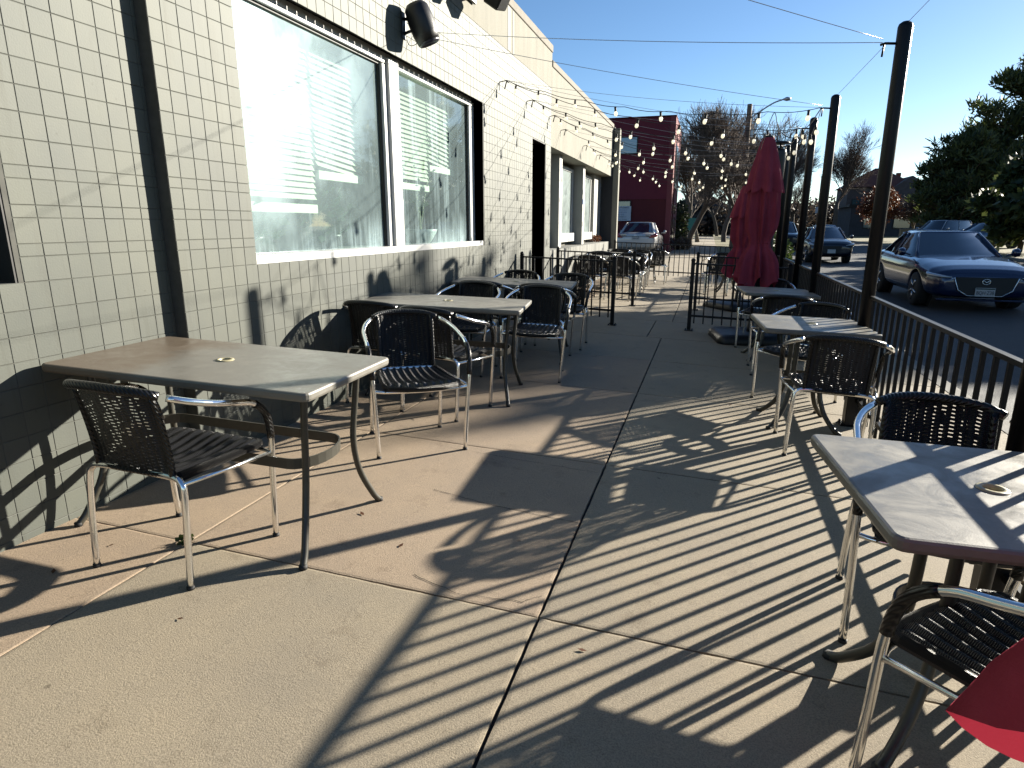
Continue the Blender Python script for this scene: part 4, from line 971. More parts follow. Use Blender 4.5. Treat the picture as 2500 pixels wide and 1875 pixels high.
def car(name, loc, rz, pm, label, cat='car', L=4.6, W=1.8, H=1.43, kind='sedan', group=None, plate='', rear=False, hero=False):
    o = empty(name, loc, R(rz), label, cat, group)   # +Y is the front
    w = W / 2; hl = L / 2; wr = .33 if kind != 'suv' else .37
    if kind == 'sedan': st = [(-1, .55, .80, .80), (-.96, .40, .93, .90), (-.86, .30, 1.0, .97), (-.6, .22, 1.0, 1.0), (-.3, .2, .98, 1.0), (0, .2, .96, 1.0), (.3, .2, .95, 1.0), (.5, .2, .93, 1.0), (.70, .22, .87, .985), (.86, .24, .81, .955), (.95, .25, .745, .885), (.985, .28, .68, .80), (1.0, .36, .60, .70)]
    else: st = [(-1, .45, .95, .86), (-.97, .32, 1.02, .95), (-.86, .28, 1.04, .99), (-.6, .24, 1.04, 1.0), (-.3, .22, 1.02, 1.0), (0, .22, 1.01, 1.0), (.3, .22, 1.0, 1.0), (.55, .22, .99, 1.0), (.76, .24, .95, .99), (.9, .26, .88, .96), (.97, .3, .80, .9), (1.0, .38, .7, .8)]
    if kind == 'suv': st = [(a, b + .06, c + .12, d) for a, b, c, d in st]
    b = MB(); vs = []; fs = []
    sec = [(0, 1.0, .03), (.45, 1.0, .025), (.75, 1.0, .005), (.93, 1.0, -.04), (.985, .82, 0), (1.0, .6, 0), (.985, .35, 0), (.96, .12, 0), (.85, 0, 0), (0, 0, 0)]
    def ring(s_):
        y, zb, zt, ww = s_; half = [(w * ww * fx, y * hl, zb + (zt - zb) * fz + dz) for fx, fz, dz in sec]
        dy_ = abs(abs(y * hl) - .60 * hl); ra = wr * 1.17
        if dy_ < ra:
            za = wr + math.sqrt(ra * ra - dy_ * dy_); half = [(x_, yy_, max(z_, za) if x_ > w * .72 else z_) for x_, yy_, z_ in half]
        return half + [(-x, y_, z) for x, y_, z in reversed(half[1:-1])]
    n = 18
    dens = []
    for i in range(len(st) - 1):
        for k in range(5):
            t = k / 5; dens.append(tuple(st[i][j] + (st[i + 1][j] - st[i][j]) * t for j in range(4)))
    dens.append(st[-1])
    for s_ in dens: vs += ring(s_)
    for i in range(len(dens) - 1):
        for k in range(n): fs.append((i * n + k, (i + 1) * n + k, (i + 1) * n + (k + 1) % n, i * n + (k + 1) % n))
    fs += [tuple(range(n)), tuple(range(len(dens) * n - 1, (len(dens) - 1) * n - 1, -1))]
    b.add(vs, fs, True); body = b.build('body', pm, o)
    sb = body.modifiers.new('s', 'SUBSURF'); sb.levels = 1; sb.render_levels = 1
    bz = st[5][2]
    # greenhouse
    if kind == 'sedan': fb, ft, rt, rb = .36, .02, -.42, -.82
    elif kind == 'suv': fb, ft, rt, rb = .40, .14, -.88, -.96
    else: fb, ft, rt, rb = .48, .12, -.78, -.95
    bwid, twid = .90 * w, .66 * w
    zt = H
    def gh(v, off=0.0):   # v: 0 belt .. 1 roof; returns outline
        yf = (fb + (ft - fb) * v) * hl; yr = (rb + (rt - rb) * v) * hl; ww = bwid + (twid - bwid) * v + off; z = bz - .04 + (zt - .05 - bz + .04) * v
        out = []
        for fx, fy in ((1, 0), (.98, .0), (1, 1)): pass
        pts = [(-ww * .9, yf - .05 - off * 0, z), (0, yf + .06, z), (ww * .9, yf - .05, z), (ww, yf - .22, z), (ww, (yf + yr) / 2, z), (ww * .99, yr + .2, z), (ww * .88, yr + .02, z), (0, yr - .05, z), (-ww * .88, yr + .02, z), (-ww * .99, yr + .2, z), (-ww, (yf + yr) / 2, z), (-ww, yf - .22, z)]
        return pts
    g = MB(); m_ = 12; vs = []
    lv_ = [0, .35, .7, 1.0]
    for v in lv_: vs += gh(v)
    fs = [(i * m_ + (k + 1) % m_, i * m_ + k, (i + 1) * m_ + k, (i + 1) * m_ + (k + 1) % m_) for i in range(3) for k in range(m_)]
    g.add(vs, fs, True); g.build('windows', M['carglass'], o)
    rf = MB(); t = gh(1.0, .012); cen = [(0, (ft + rt) / 2 * hl + k, zt) for k in (0,)]
    inner = [(x * .6, (y - (ft + rt) / 2 * hl) * .72 + (ft + rt) / 2 * hl, zt - .008) for x, y, z in t]; mid = [(x * .9, (y - (ft + rt) / 2 * hl) * .94 + (ft + rt) / 2 * hl, zt - .024) for x, y, z in t]; low = [(x * 1.01, y, zt - .075) for x, y, z in t]
    vs = low + mid + inner + [(0, (ft + rt) / 2 * hl, zt)]
    fs = [(i * m_ + (k + 1) % m_, i * m_ + k, (i + 1) * m_ + k, (i + 1) * m_ + (k + 1) % m_) for i in range(2) for k in range(m_)] + [(2 * m_ + (k + 1) % m_, 2 * m_ + k, 3 * m_) for k in range(m_)]
    rf.add(vs, fs, True)
    for sg in (1, -1):   # pillars
        def gp(v, idx): p = gh(v, .010)[idx]; return (p[0], p[1], p[2])
        ia = (2, 3) if sg == 1 else (0, 11)
        for idx in ((2, 6, 4) if sg == 1 else (0, 8, 10)):
            rf.tube([gp(v / 4, idx) for v in range(5)], .038 if idx in (6, 8) else .026, 6)
        if kind != 'hatch2': 
            q5 = 5 if sg == 1 else 9; q6 = 6 if sg == 1 else 8
            A_, B_, C_, D_ = gp(0, q6), gp(0, q5), gp(1, q5), gp(1, q6)
            rf.add([A_, B_, C_, D_], [(0, 1, 2, 3)])
    rf.build('roof', pm, o)
    # wheels
    for sy in (.60, -.60):
        for sx in (1, -1):
            X = sx * (w - .125); q = Matrix.Translation((X, sy * hl * 1.0, wr)) @ Matrix.Rotation(R(90) * sx, 4, 'Y')
            a = MB(); a.lathe([(wr * 1.12, -.14), (wr * 1.12, -.11)], 22, M=q); ar = a.build('wheel_arch', M['cap'], o)
            t_ = MB(); t_.lathe([(wr * .6, -.1), (wr * .93, -.1), (wr, -.07), (wr, .08), (wr * .95, .112), (wr * .68, .118)], 24, M=q); ty = t_.build('wheel', M['tyre'], o)
            r_ = MB(); r_.lathe([(wr * .67, .108), (wr * .62, .115), (wr * .6, .09), (.05, .1), (.03, .115)], 20, M=q)
            for k in range(5):
                aa = R(72 * k); r_.tube([(math.cos(aa) * .05, math.sin(aa) * .05, .112), (math.cos(aa) * wr * .64, math.sin(aa) * wr * .64, .118)], .024, 6, M=q)
            r_.build('rim', M['rim'], ty)
    # mirrors
    for sx in (1, -1):
        a = MB(); a.lathe([(.02, -.06), (.075, -.05), (.085, 0), (.07, .05), (.02, .065)], 12, (0, 0, 0), M=Matrix.Translation((sx * (w + .10), .30 * hl, bz + .06)) @ Matrix.Rotation(R(90), 4, 'Y') , ecc=1.25); a.tube([(sx * (w - .06), .3 * hl, bz), (sx * (w + .06), .3 * hl, bz + .04)], .02, 6); a.build('mirror', pm, o)
    zt_f = st[-2][2] + .02
    if not rear:
        for sx in (1, -1):
            a = MB(); y_ = hl * .925
            P = [(sx * w * .965, hl * .86, zt_f - .01), (sx * w * .935, hl * .915, zt_f - .04), (sx * w * .80, hl * .985, zt_f - .06), (sx * w * .60, hl * 1.008, zt_f - .075)]
            k_ = .8 if hero else 1.1
            a.tube(crom(P, 4), [k_ * v_ for v_ in (.02, .035, .045, .05, .055, .055, .055, .05, .045, .04, .03, .02, .012)], 8, flat=.8); a.build('headlight', M['lamp'], o)
        # grille
        a = MB(); gy = hl + .015; gw = w * (.54 if hero else .45); gz0, gz1 = (.30, zt_f - .07) if hero else (.42, zt_f - .1)
        out = [(-gw, gz1), (-gw * .86, gz0 + .10), (-gw * .55, gz0), (gw * .55, gz0), (gw * .86, gz0 + .10), (gw, gz1)]
        a.prism(out, -.16, .012, Matrix.Translation((0, gy, 0)) @ Matrix.Rotation(R(90), 4, 'X') @ Matrix.Scale(-1, 4, (0, 0, 1)) ); gr = a.build('grille', M['cap'], o)
        if hero:
            ch = MB(); P = [(-gw * 1.62, gy - .16, gz1 - .035), (-gw * 1.2, gy - .05, gz1 - .06), (-gw * 1.02, gy - .01, gz1 - .012), (-gw * .87, gy + .016, gz0 + .10), (-gw * .55, gy + .02, gz0), (gw * .55, gy + .02, gz0), (gw * .87, gy + .016, gz0 + .10), (gw * 1.02, gy - .01, gz1 - .012), (gw * 1.2, gy - .05, gz1 - .06), (gw * 1.62, gy - .16, gz1 - .035)]
            ch.tube(P, [.006, .012, .014, .006, .005, .005, .006, .014, .012, .006], 8); ch.build('chrome_wing', M['chrome'], o)
            em = MB(); ex, ez = .062, .048; cz = gz1 - .075
            em.tube([(ex * math.cos(R(a_)), gy + .022, cz + ez * math.sin(R(a_))) for a_ in range(0, 361, 15)], .005, 6, cap=False)
            em.tube(crom([(-ex * .96, gy + .024, cz + .018), (-.03, gy + .026, cz + .012), (0, gy + .026, cz - .012), (.03, gy + .026, cz + .012), (ex * .96, gy + .024, cz + .018)], 4), .006, 6); em.build('badge', M['chrome'], o)
            lpb = MB(); lpb.box((-w * .8, hl - .12, .20), (w * .8, hl + .0, .235), .01); lpb.build('bumper_lip', pm, o)
        pz = .37 if hero else .5; py = gy + .024
    else:
        py = -hl - .012; pz = .78
        for sx in (1, -1):
            a = MB(); a.tube(crom([(sx * w * .93, -hl * .90, .93), (sx * w * .90, -hl * .965, .90), (sx * w * .74, -hl * 1.0, .86), (sx * w * .62, -hl * 1.003, .80)], 4), [.05, .06, .075, .085, .09, .085, .075, .065, .055, .045, .035, .02, .012], 8); a.build('tail_light', M['red_lamp'], o)
            a = MB(); a.box((sx * w * .60 - .13, -hl - .012, .89), (sx * w * .60 + .13, -hl + .05, .95), .01); a.build('reversing_light', M['lamp'], o)
        em = MB(); em.tube([(.06 * math.cos(R(a_)), -hl - .015, .91 + .04 * math.sin(R(a_))) for a_ in range(0, 361, 20)], .005, 5, cap=False); em.tube([(.022 * math.cos(R(a_)), -hl - .015, .915 + .04 * math.sin(R(a_))) for a_ in range(0, 361, 30)], .004, 5, cap=False); em.build('badge', M['chrome'], o)
        ln_ = MB(); ln_.box((-w * .8, -hl - .006, .855), (w * .8, -hl + .02, .862)); ln_.box((-w * .7, -hl - .008, .55), (w * .7, -hl + .02, .56)); ln_.build('panel_seam', M['cap'], o)
    if plate is not None:
        a = MB(); dy = 1 if not rear else -1
        a.box((-.155, min(py, py + .01 * dy), pz - .078), (.155, max(py, py + .01 * dy), pz + .078), .002); PL = a.build('licence_plate', M['plate'], o)
        if plate:
            yy = py + .012 * dy
            gq = MB(); gq.box((-.148, yy - .001, pz + .05), (.148, yy + .001, pz + .07)); gq.build('plate_band', M['plate_green'], PL)
            text_mesh(plate, .095, M['ink'], PL, (0, yy + .002 * dy, pz - .015), (R(90), 0, R(180) if not rear else 0), sx=.72)
    return o
car('parked_sedan', (4.83, 15.75, -.27), 180, M['p_blue'], 'dark blue sedan with a wide black grille driving towards the viewer beside the railing', hero=True, plate='BQH·Z38', L=4.6, W=1.8, H=1.44)
car('hatchback', (4.9, 31.6, -.27), 180, M['p_navy'], 'navy hatchback with a glinting headlight, middle car coming down the street', L=4.2, W=1.75, H=1.5, kind='hatch', plate='')
car('pickup_car', (4.6, 46.5, -.27), 180, M['p_navy'], 'dark SUV farthest down the street behind the leafy hedge', L=4.9, W=1.95, H=1.8, kind='suv', plate='')
car('white_sedan', (-3.05, 30.4, -.03), 0, M['p_white'], 'white sedan seen from behind, parked by the dark red building', rear=True, plate='OWV 037', L=4.8, W=1.82, H=1.47)
# text on rear plate must face the viewer
GP = 'cars parked in the lot under the pine'
car('parked_suv', (14.9, 50.5, -.1), 128, M['p_silver'], 'silver SUV parked behind the blue sedan roof, leftmost under the pine', L=4.8, W=1.9, H=1.75, kind='suv', plate=None, group=GP)
car('parked_car', (16.4, 47.2, -.1), 115, M['p_sky'], 'blue hatchback parked right of the silver SUV', L=4.5, W=1.8, H=1.55, kind='hatch', plate=None, group=GP)
car('parked_car', (25.0, 54, .02), 115, M['p_black'], 'black car parked in shade left of the pine trunk', L=4.6, W=1.8, H=1.6, kind='hatch', plate=None, group=GP)
car('parked_car', (28.5, 57, .02), 115, M['p_black'], 'black car parked in shade close behind the pine trunk', L=4.6, W=1.8, H=1.5, kind='sedan', plate=None, group=GP)
car('parked_car', (7.6, 49, -.27), 180, M['p_sky'], 'pale blue car roof showing behind the navy hatchback', L=4.5, W=1.8, H=1.6, kind='hatch', plate=None)

# ------------------------------------------------------------------ red building
rb = empty('red_building', (-2.1, 32.2, 0), 0, 'two storey dark red flat roofed building beyond the white car', 'building')
def q(name, lo, hi, m, par=rb, bev=0): b = MB(); b.box(lo, hi, bev); return b.build(name, m, par)
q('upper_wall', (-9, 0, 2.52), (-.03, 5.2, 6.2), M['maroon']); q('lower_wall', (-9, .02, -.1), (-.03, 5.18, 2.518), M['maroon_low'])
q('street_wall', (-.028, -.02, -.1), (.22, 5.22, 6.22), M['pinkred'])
q('roof_edge', (-9, -.04, 6.222), (.24, 5.24, 6.27), M['maroon_low'])
def win(lo, hi, gm=M['blueglass']):
    x0, y0, z0 = lo; x1, y1, z1 = hi
    F = q('window_frame', (x0 - .05, y0 - .03, z0 - .05), (x1 + .05, y0 + .02, z1 + .05), M['cap']); q('pane', (x0, y0 - .04, z0), (x1, y0 - .032, z1), gm, F)
win((-3.6, 0, 4.65), (-.0 - 1.55, 0, 5.35)); win((-3.6, 0.0, 2.02), (-1.75, 0, 2.42), M['darkglass'])
for (y0, y1, z0, z1) in ((.7, 1.1, 3.1, 5.1), (1.5, 2.9, 3.1, 5.1), (3.2, 4.2, 3.1, 5.0), (.6, 1.0, 1.9, 2.3), (1.4, 2.9, 1.9, 2.3), (3.4, 3.9, 1.9, 2.3)):
    F = q('side_window_frame', (.2, y0 - .05, z0 - .05), (.235, y1 + .05, z1 + .05), M['maroon_low']); q('pane', (.236, y0, z0), (.242, y1, z1), M['darkglass'], F)
for (y0, y1) in ((.5, 1.1), (1.4, 2.9), (3.3, 4.3)):
    F = q('street_door', (.2, y0, -.05), (.235, y1, 1.72), M['maroon_low']); q('pane', (.236, y0 + .1, .1), (.242, y1 - .1, 1.6), M['darkglass'], F)
q('downpipe', (.222, 1.2, 0), (.26, 1.26, 6.0), M['maroon_low'])
sg = empty('notice_sign', (-5.35, 32.12, 1.98), 0, 'white notice board with blue lettering on the lower red wall above the car', 'sign')
b = MB(); b.box((-.55, 0, -.5), (.52, .03, .2), .004); b.build('board', M['white_sign'], sg); sg.location = (-4.3, 32.14, 2.0)
for i, (tx, s_, m_, ox) in enumerate((('PRIVATE PARKING', .105, 'ink', 0), ('Parking is for the use of', .075, 'blueink', 0), ('tenants and their guests', .075, 'blueink', 0), ('Others will be', .075, 'blueink', 0), ('TOWED AT', .09, 'ink', .1), ('owner\'s expense', .07, 'ink', .1))):
    text_mesh(tx, s_, M[m_], sg, (ox - .01, -.003, .13 - i * .11), (R(90), 0, 0), sx=.95)

# ------------------------------------------------------------------ trees
def bare_tree(loc, H, label, seed, spread=.5, levels=5, group='bare winter trees', tr=.16, m1=None, m2=None, lean=(0, 0), dens=3, name='bare_tree', rz=None, trunk_h=.28, twig=.012):
    rnd = random.Random(seed); o = empty(name, loc, rnd.uniform(0, 6), label, 'tree', group)
    tk, br = MB(), MB()
    def grow(p, d, L_, r, lvl):
        P = [p]; dd = d.copy(); n = 4 if lvl < 3 else 3
        for i in range(n):
            dd = (dd + Vector((rnd.gauss(0, .13), rnd.gauss(0, .13), rnd.gauss(0, .08) + (.06 if lvl else 0)))).normalized(); P.append(P[-1] + dd * (L_ / n))
        e = r * (.62 if lvl else .72); rr = [r + (e - r) * i / n for i in range(n + 1)]
        (tk if lvl < 2 else br).tube(P, rr, 6 if lvl == 0 else (5 if lvl < 2 else 3), cap=False)
        if lvl >= levels: return
        k = dens + (1 if lvl in (1, 2, 3) else 0)
        for j in range(k):
            t = rnd.uniform(.35, 1.0) if lvl else rnd.uniform(.7, 1.0); i = min(n - 1, int(t * n)); q_ = P[i].lerp(P[i + 1], t * n - i)
            az = rnd.uniform(0, 6.283); sp_ = spread * rnd.uniform(.6, 1.5)
            ax_ = dd.orthogonal().normalized(); ax_.rotate(Matrix.Rotation(az, 3, dd)); nd = (dd + ax_ * sp_).normalized(); nd.z += .08; nd.normalize()
            grow(q_, nd, L_ * rnd.uniform(.58, .82), max(twig, rr[i] * rnd.uniform(.5, .7)), lvl + 1)
        if lvl: grow(P[-1], dd, L_ * .7, max(twig, e), lvl + 1)
    grow(Vector((0, 0, -.1)), Vector((lean[0], lean[1], 1)).normalized(), H * trunk_h, tr, 0)
    tk.build('trunk', m1 or M['bark'], o); br.build('crown', m2 or M['twig'], o); return o
bt = [((-1.55, 50, -.1), 9.5, 1, 'bare tree close right of the red building', .42), ((-2.2, 62, -.1), 9.5, 2, 'tall bare tree behind the red building corner', .5), ((1.35, 42, -.15), 8.6, 3, 'broad bare tree left of the wooden pole with pale leaning limbs', .62),
      ((1.2, 60, -.15), 10, 4, 'bare tree over the far pavement', .55), ((-2.5, 80, -.1), 12, 5, 'bare tree closing the pavement view', .6), ((.9, 92, -.15), 12, 6, 'distant bare tree above the pavement', .6),
      ((1.4, 30.5, -.15), 7.0, 7, 'bare street tree behind the red umbrellas', .6), ((9.0, 85, -.1), 12, 8, 'tall bare tree between the second and third poles', .42), ((14.5, 88, -.1), 14, 9, 'wide bare tree left of the red roofed house', .5),
      ((11, 100, -.1), 12, 10, 'hazy bare tree at the end of the street', .5), ((6, 105, -.1), 12, 11, 'hazy bare tree behind the parked cars', .55), ((1.9, 52, -.15), 8.5, 14, 'bare tree right of the wooden pole', .6), ((3.0, 75, -.15), 10.5, 16, 'bare tree over the far kerb', .6)]
for (loc, H, sd_, l, sprd) in bt:
    H *= 1.22 if loc[1] < 80 and loc[0] < 4 else 1.1
    bare_tree(loc, H, l, sd_, sprd, m1=M['bark_pale'] if sd_ in (3, 15) else None, tr=.02 * H, twig=.009 if loc[1] < 60 else .013, levels=6 if sd_ in (1, 2, 3, 4, 7, 8, 9) else 5)
# rust coloured tree that kept its leaves
def leafy(loc, rad, zc, label, seed, m, n, size, trunkm, name='tree', tr=.14, group=None, clumps=26):
    rnd = random.Random(seed); o = empty(name, loc, 0, label, 'tree', group)
    b = MB(); tk = MB(); tk.tube([(0, 0, -.1), (.05, .05, zc * .5), (0, 0, zc * .9)], [tr, tr * .8, tr * .4], 8, cap=False)
    for k in range(clumps):
        d = Vector((rnd.gauss(0, 1), rnd.gauss(0, 1), rnd.gauss(0, 1))).normalized() * rnd.uniform(.35, 1)
        c = (d.x * rad[0] * .8, d.y * rad[1] * .8, zc + d.z * rad[2] * .8); r_ = rnd.uniform(.22, .42)
        q_ = leaf_cloud(rnd, n // clumps, c, (rad[0] * r_, rad[1] * r_, rad[2] * r_), size); b.add(q_.v, q_.f)
        tk.tube([(0, 0, zc * rnd.uniform(.3, .8)), (c[0] * .6, c[1] * .6, c[2] - .3), c], [tr * .3, tr * .15, .02], 4, cap=False)
    tk.build('trunk', trunkm, o); b.build('crown', m, o); return o
leafy((14.8, 68, -.1), (2.4, 2.2, 2.1), 3.1, 'rust orange tree still holding dead leaves in front of the house', 5, M['rustleaf'], 5200, .22, M['bark_pale'], 'russet_tree')
leafy((18.4, 70, -.1), (2.6, 2.2, 1.6), 2.9, 'grey brown twiggy tree between the nearest pole and the pine', 6, leaf_mat('dusty_brown_leaves', (.09, .07, .06), (.17, .12, .09)), 4200, .2, M['bark_pale'], 'brown_tree')

def pine(loc, H, W_, z0, label, seed, nb=70, dens=95, size=.36, group='pine trees across the street', name='pine_tree', shape='round'):
    rnd = random.Random(seed); o = empty(name, loc, rnd.uniform(0, 6), label, 'tree', group)
    tk, cr = MB(), MB()
    tk.tube(crom([(0, 0, -.2), (.05, 0, H * .1), (.1, .06, H * .35), (0, .1, H * .65), (.05, 0, H * .95)], 4), [H * .032 * (1 - i / 17) + .04 for i in range(17)], 9, cap=False)
    for i in range(nb):
        t = (i + rnd.random()) / nb; z = z0 + (H - z0) * t
        prof = (math.sin(math.pi * min(1, (t * .82 + .2))) ** .7) if shape == 'round' else (1 - t) ** .8 + .08
        Lb = W_ * prof * rnd.uniform(.6, 1.08); a = rnd.uniform(0, 6.283)
        up = rnd.uniform(-.05, .25) + .35 * t
        E_ = Vector((math.cos(a) * Lb, math.sin(a) * Lb, z + up * Lb)); S_ = Vector((.05, .03, z - .1 * Lb))
        tk.tube([S_, S_.lerp(E_, .5) - Vector((0, 0, .08 * Lb)), E_], [.07 * (1 - t) + .025, .04, .015], 4, cap=False)
        for k in range(5):
            c = S_.lerp(E_, rnd.uniform(.3, 1.05)) + Vector((rnd.gauss(0, .22), rnd.gauss(0, .22), rnd.gauss(0, .16) + .12)) * (W_ / 4)
            cs = rnd.uniform(.35, .75) * W_ / 4.5
            for j in range(dens // 5):
                d = Vector((rnd.gauss(0, 1), rnd.gauss(0, 1), rnd.gauss(0, .8))).normalized(); p = c + d * cs * rnd.random() ** .6
                a_ = (d * .5 + Vector((rnd.gauss(0, .5), rnd.gauss(0, .5), .7 + rnd.gauss(0, .3)))).normalized() * size * rnd.uniform(.6, 1.3); s_ = a_.orthogonal().normalized(); s_.rotate(Matrix.Rotation(rnd.uniform(0, 6), 3, a_)); s_ *= size * .16
                cr.add([p - s_, p + s_, p + a_ + s_ * .3, p + a_ - s_ * .3], [(0, 1, 2, 3)])
    tk.build('trunk', M['pinebark'], o); cr.build('crown', M['needles'], o); return o
pine((25.4, 66.5, -.05), 15, 5.4, 2.8, 'big dark pine with a thick trunk at the right edge', 11, nb=150, dens=170, size=.55)
pine((19.0, 60.5, -.1), 7.9, 3.7, 1.1, 'lower rounded pine left of the big pine', 12, nb=130, dens=160, size=.46)
pine((30.5, 72, 0), 13, 5.2, 2.6, 'tall pine behind the big pine, cut by the right edge', 13, nb=100, dens=130, size=.6)
leafy((17.05, 27.55, -.1), (2.6, 2.6, 4.6), 5.2, 'dense evergreen across the street shading the middle of the patio', 14, M['needles'], 24000, .46, M['bark'], 'evergreen_tree', group='evergreens across the street', clumps=90)  # added out of view to cast the mid-patio shade
for k, (x, y, h) in enumerate(((15.2, 22.5, 5.5), (15.6, 34.5, 5.3), (15.4, 16.0, 5.2), (15.8, 40.5, 5.2), (15.3, 28.8, 5.6))):  # shrub row added to put the road in shade
    leafy((x, y, -.12), (2.3, 3.6, 2.3), h - 2.3, ['bushy evergreen shrub across the street, second from the near end', 'bushy evergreen shrub across the street, second from the far end', 'bushy evergreen shrub across the street, nearest', 'bushy evergreen shrub across the street, farthest', 'bushy evergreen shrub across the street, middle one'][k], 40 + k, M['needles'], 9000, .48, M['bark'], 'evergreen_shrub', group='evergreen shrubs across the street')
hd = empty('hedge', (1.75, 19.3, -.16), 0, 'sunlit green hedge behind the far poles', 'hedge'); q_ = leaf_cloud(random.Random(8), 5200, (0, 0, .62), (.42, 1.7, .62), .1); q_.build('foliage', M['hedgeleaf'], hd)
hd = empty('ivy_column', (-1.75, 47.5, -.05), 0, 'dark ivy clad trunk beside the pavement', 'plant'); q_ = leaf_cloud(random.Random(9), 2600, (-.3, 0, 1.4), (.5, .9, 1.7), .2); q_.build('foliage', leaf_mat('dark_ivy', (.02, .035, .01), (.06, .08, .02)), hd)
hd = empty('dry_shrub', (-1.75, 37.8, -.05), 0, 'dry brown shrub at the foot of the red building', 'shrub'); q_ = leaf_cloud(random.Random(10), 1800, (.25, 0, .3), (.6, 1.6, .35), .13); q_.build('foliage', leaf_mat('dry_brush', (.14, .08, .04), (.25, .15, .07)), hd)
hd = empty('planter_flowers', (-2.78, 16.2, .87), 0, 'red brown dried flowers on the low wall by the dark end fin', 'plant'); q_ = leaf_cloud(random.Random(12), 260, (0, 0, .08), (.12, .5, .09), .06); q_.build('foliage', M['rustleaf'], hd)

wr_ = random.Random(77); wb = MB()
for k in range(120):
    wx = wr_.uniform(-14, 24); wy = 108 + wr_.uniform(0, 30) + (0 if wx < 14 else 10); q_ = leaf_cloud(wr_, 200, (wx, wy, wr_.uniform(.5, 3.6)), (2.6, 2.0, wr_.uniform(1.5, 3.2)), .75); wb.add(q_.v, q_.f)
tag(wb.build('distant_woods', leaf_mat('winter_brush', (.07, .055, .04), (.17, .125, .09))), kind='stuff', label='brown winter scrub and twigs closing the far end of the street', cat='scrub')

# ------------------------------------------------------------------ street furniture and far houses
ul = empty('utility_pole', (1.35, 33, -.15), 0, 'wooden utility pole with a curved street lamp arm behind the umbrellas', 'street lamp')
b = MB(); b.tube([(0, 0, 0), (-.02, 0, 6.85)], [.15, .11], 10); b.build('pole', M['wood_pole'], ul)
b = MB(); b.tube(crom([(0, 0, 6.2), (.5, 0, 6.55), (1.0, 0, 6.85), (1.4, 0, 6.98)], 4), .035, 6); b.build('lamp_arm', M['galv'], ul)
b = MB(); b.lathe([(.03, -.05), (.16, 0), (.17, .06), (.05, .12)], 12, (1.55, 0, 6.95)); b.build('lamp_head', M['galv'], ul)
b = MB(); b.box((.1, -.1, 5.4), (.22, .1, 5.75), .01); b.build('junction_box', M['galv'], ul)
# house with red roof
hs = empty('brick_house', (21.3, 98, 0), 0, 'grey house with a broad red tiled gable roof behind the bare trees', 'house')
def hb(name, lo, hi, m, par=hs): b = MB(); b.box(lo, hi); return b.build(name, m, par)
hb('wall', (-3.9, 0, 0), (4.2, 8, 6.3), M['house_wall'])
b = MB(); b.add([(-4.3, -.4, 6.3), (4.6, -.4, 6.3), (4.6, 8.4, 6.3), (-4.3, 8.4, 6.3), (-.1, 4, 8.95), (.6, 4, 8.95)], [(0, 1, 5, 4), (1, 2, 5), (2, 3, 4, 5), (3, 0, 4)]); RFo = b.build('roof', M['roof_red'], hs)
hb('chimney', (-3.9, 2.5, 6.3), (-3.2, 3.5, 8.5), M['house_wall'], RFo); hb('chimney', (2.3, 2.5, 6.3), (2.8, 3.1, 8.2), M['roof_red'], RFo)
b = MB(); b.add([(1.4, -.8, 0), (5.6, -.8, 0), (5.6, 4.4, 0), (1.4, 4.4, 0), (1.4, -.8, 6.2), (5.6, -.8, 6.2), (5.6, 4.4, 6.2), (1.4, 4.4, 6.2), (3.4, -.8, 7.6), (3.4, 4.4, 7.6)], [(0, 1, 5, 8, 4), (1, 2, 6, 5), (2, 3, 7, 9, 6), (3, 0, 4, 7), (5, 6, 9, 8), (7, 4, 8, 9)]); b.build('gable', M['house_wall'], hs)
for x in (-2.8, -.6):
    F = hb('window', (x - .5, -.06, 3.4), (x + .5, .0, 4.8), M['cap']); hb('pane', (x - .4, -.1, 3.5), (x + .4, -.062, 4.7), M['darkglass'], F)
h2 = empty('low_building', (26, 92, 0), 0, 'low dark grey building in shade behind the pines and parked cars', 'building')
hb('wall', (-9, 0, -.2), (22, 10, 3.6), M['house_dark'], h2); hb('roof', (-9.3, -.3, 3.6), (22.3, 10.3, 3.9), M['cap'], h2)
for k in range(8):
    F = hb('window', (-7.5 + k * 3.4, -.05, .9), (-5.5 + k * 3.4, .0, 2.6), M['cap'], h2); hb('pane', (-7.4 + k * 3.4, -.09, 1.0), (-5.6 + k * 3.4, -.052, 2.5), M['darkglass'], F)
h3 = empty('far_house', (-1.5, 118, 0), 0, 'small dark house with a teal sign at the end of the pavement', 'house')
hb('wall', (-5, 0, -.1), (4, 7, 4.6), M['house_dark'], h3); b = MB(); b.add([(-5.5, -.5, 4.5), (4.5, -.5, 4.5), (4.5, 7.5, 4.5), (-5.5, 7.5, 4.5), (-.5, -.5, 7.2), (-.5, 7.5, 7.2)], [(0, 1, 4), (1, 2, 5, 4), (2, 3, 5), (3, 0, 4, 5)]); b.build('roof', M['house_dark'], h3)
h4 = empty('pale_block', (33, 118, 0), 0, 'pale block of a building just showing left of the pine tops', 'building'); hb('wall', (0, 0, 0), (10, 10, 8.6), mat('pale_block_wall', (.32, .33, .30), .9), h4)
ts = empty('teal_sign', (-1.6, 60.5, -.05), 0, 'small teal sign box beside the far pavement', 'sign'); hb('panel', (-.5, 0, .9), (.4, .1, 2.0), M['green_sign'], ts); hb('post', (-.1, .02, 0), (0, .08, .9), M['wood_pole'], ts)
tc_ = empty('utility_cabinet', (14.6, 56.5, -.1), 0, 'small tan utility cabinet on the lawn left of the silver SUV', 'cabinet'); hb('box', (-.5, 0, 0), (.5, .5, 1.1), M['orange_box'], tc_); hb('cap', (-.53, -.03, 1.1), (.53, .53, 1.15), M['kerb'], tc_)
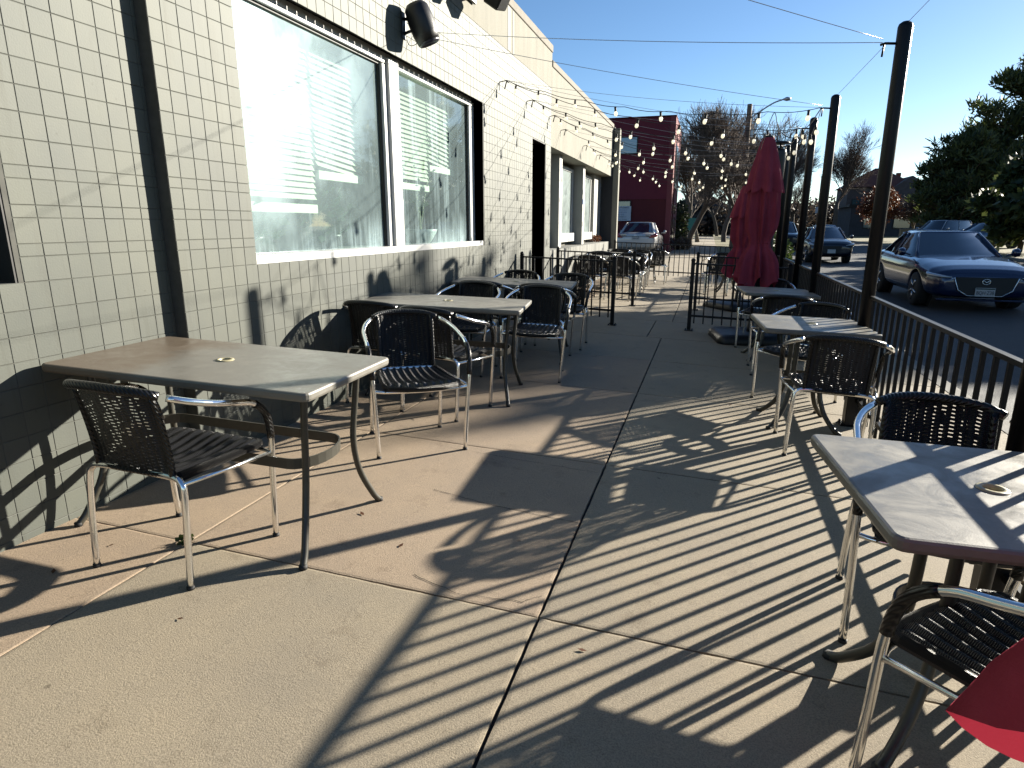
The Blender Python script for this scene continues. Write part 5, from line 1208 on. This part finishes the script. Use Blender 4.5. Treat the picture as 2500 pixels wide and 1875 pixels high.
sn = empty('street_sign', (21.8, 60.2, 0), 0, 'white rectangular parking sign on a thin post left of the pine trunk', 'sign'); b = MB(); b.tube([(0, 0, 0), (0, 0, 3.7)], .04, 6); b.build('post', M['galv'], sn); hb('panel', (-.32, -.05, 2.8), (.32, -.02, 3.75), M['white_sign'], sn)
for k, (x, y, l) in enumerate(((10.3, 72, 'grey wooden utility pole rising behind the second pole'),)):
    o = empty('distant_pole', (x, y, -.1), 0, l, 'pole'); b = MB(); b.tube([(0, 0, 0), (0, 0, 6.2)], [.11, .08], 8); b.build('pole_shaft', M['wood_pole'], o)
    hb('small_sign', (-.3, -.12, 2.6), (.3, -.09, 3.2), M['white_sign'], o)
ps = empty('trunk_stump', (-.95, 55, -.05), 0, 'pale split tree stump beside the far pavement', 'stump'); b = MB(); b.tube([(0, 0, 0), (-.1, 0, .6), (-.22, 0, 1.15)], [.2, .14, .1], 7); b.build('wood', M['bark_pale'], ps)

# ------------------------------------------------------------------ light, sky, camera
AZ, EL = 41.5, 16.2
sd = Vector((math.sin(R(AZ)) * math.cos(R(EL)), math.cos(R(AZ)) * math.cos(R(EL)), math.sin(R(EL))))
lt_ = bpy.data.lights.new('sun', 'SUN'); lt_.energy = 5.0; lt_.angle = R(.53); lt_.color = (1, .93, .80)
lo = bpy.data.objects.new('sun', lt_); COL.objects.link(lo); lo.rotation_euler = (-sd).to_track_quat('-Z', 'Y').to_euler()
W_ = bpy.data.worlds.new('World'); S.world = W_; W_.use_nodes = True; N, L = W_.node_tree.nodes, W_.node_tree.links
sk = N.new('ShaderNodeTexSky'); sk.sky_type = 'NISHITA'; sk.sun_disc = False; sk.sun_elevation = R(EL); sk.sun_rotation = R(AZ); sk.air_density = .88; sk.dust_density = .5; sk.ozone_density = 1.6; sk.altitude = 1600
hs_ = N.new('ShaderNodeHueSaturation'); hs_.inputs['Saturation'].default_value = 1.14; L.new(sk.outputs[0], hs_.inputs['Color']); L.new(hs_.outputs[0], N['Background'].inputs[0])
N['Background'].inputs[1].default_value = .05
cd = bpy.data.cameras.new('camera'); cd.sensor_width = 36; cd.lens = 36 * 1530 / 2500; cd.clip_start = .05; cd.clip_end = 4000
co = bpy.data.objects.new('camera', cd); COL.objects.link(co); co.location = (0, 0, 1.27); co.rotation_euler = (R(90 - 14.177), 0, R(17.084)); S.camera = co
S.view_settings.view_transform = 'Standard'; S.view_settings.look = 'None'; S.view_settings.exposure = 1.82; S.view_settings.gamma = 1
S.cycles.max_bounces = 8; S.cycles.transparent_max_bounces = 16; S.cycles.caustics_reflective = False; S.cycles.caustics_refractive = False
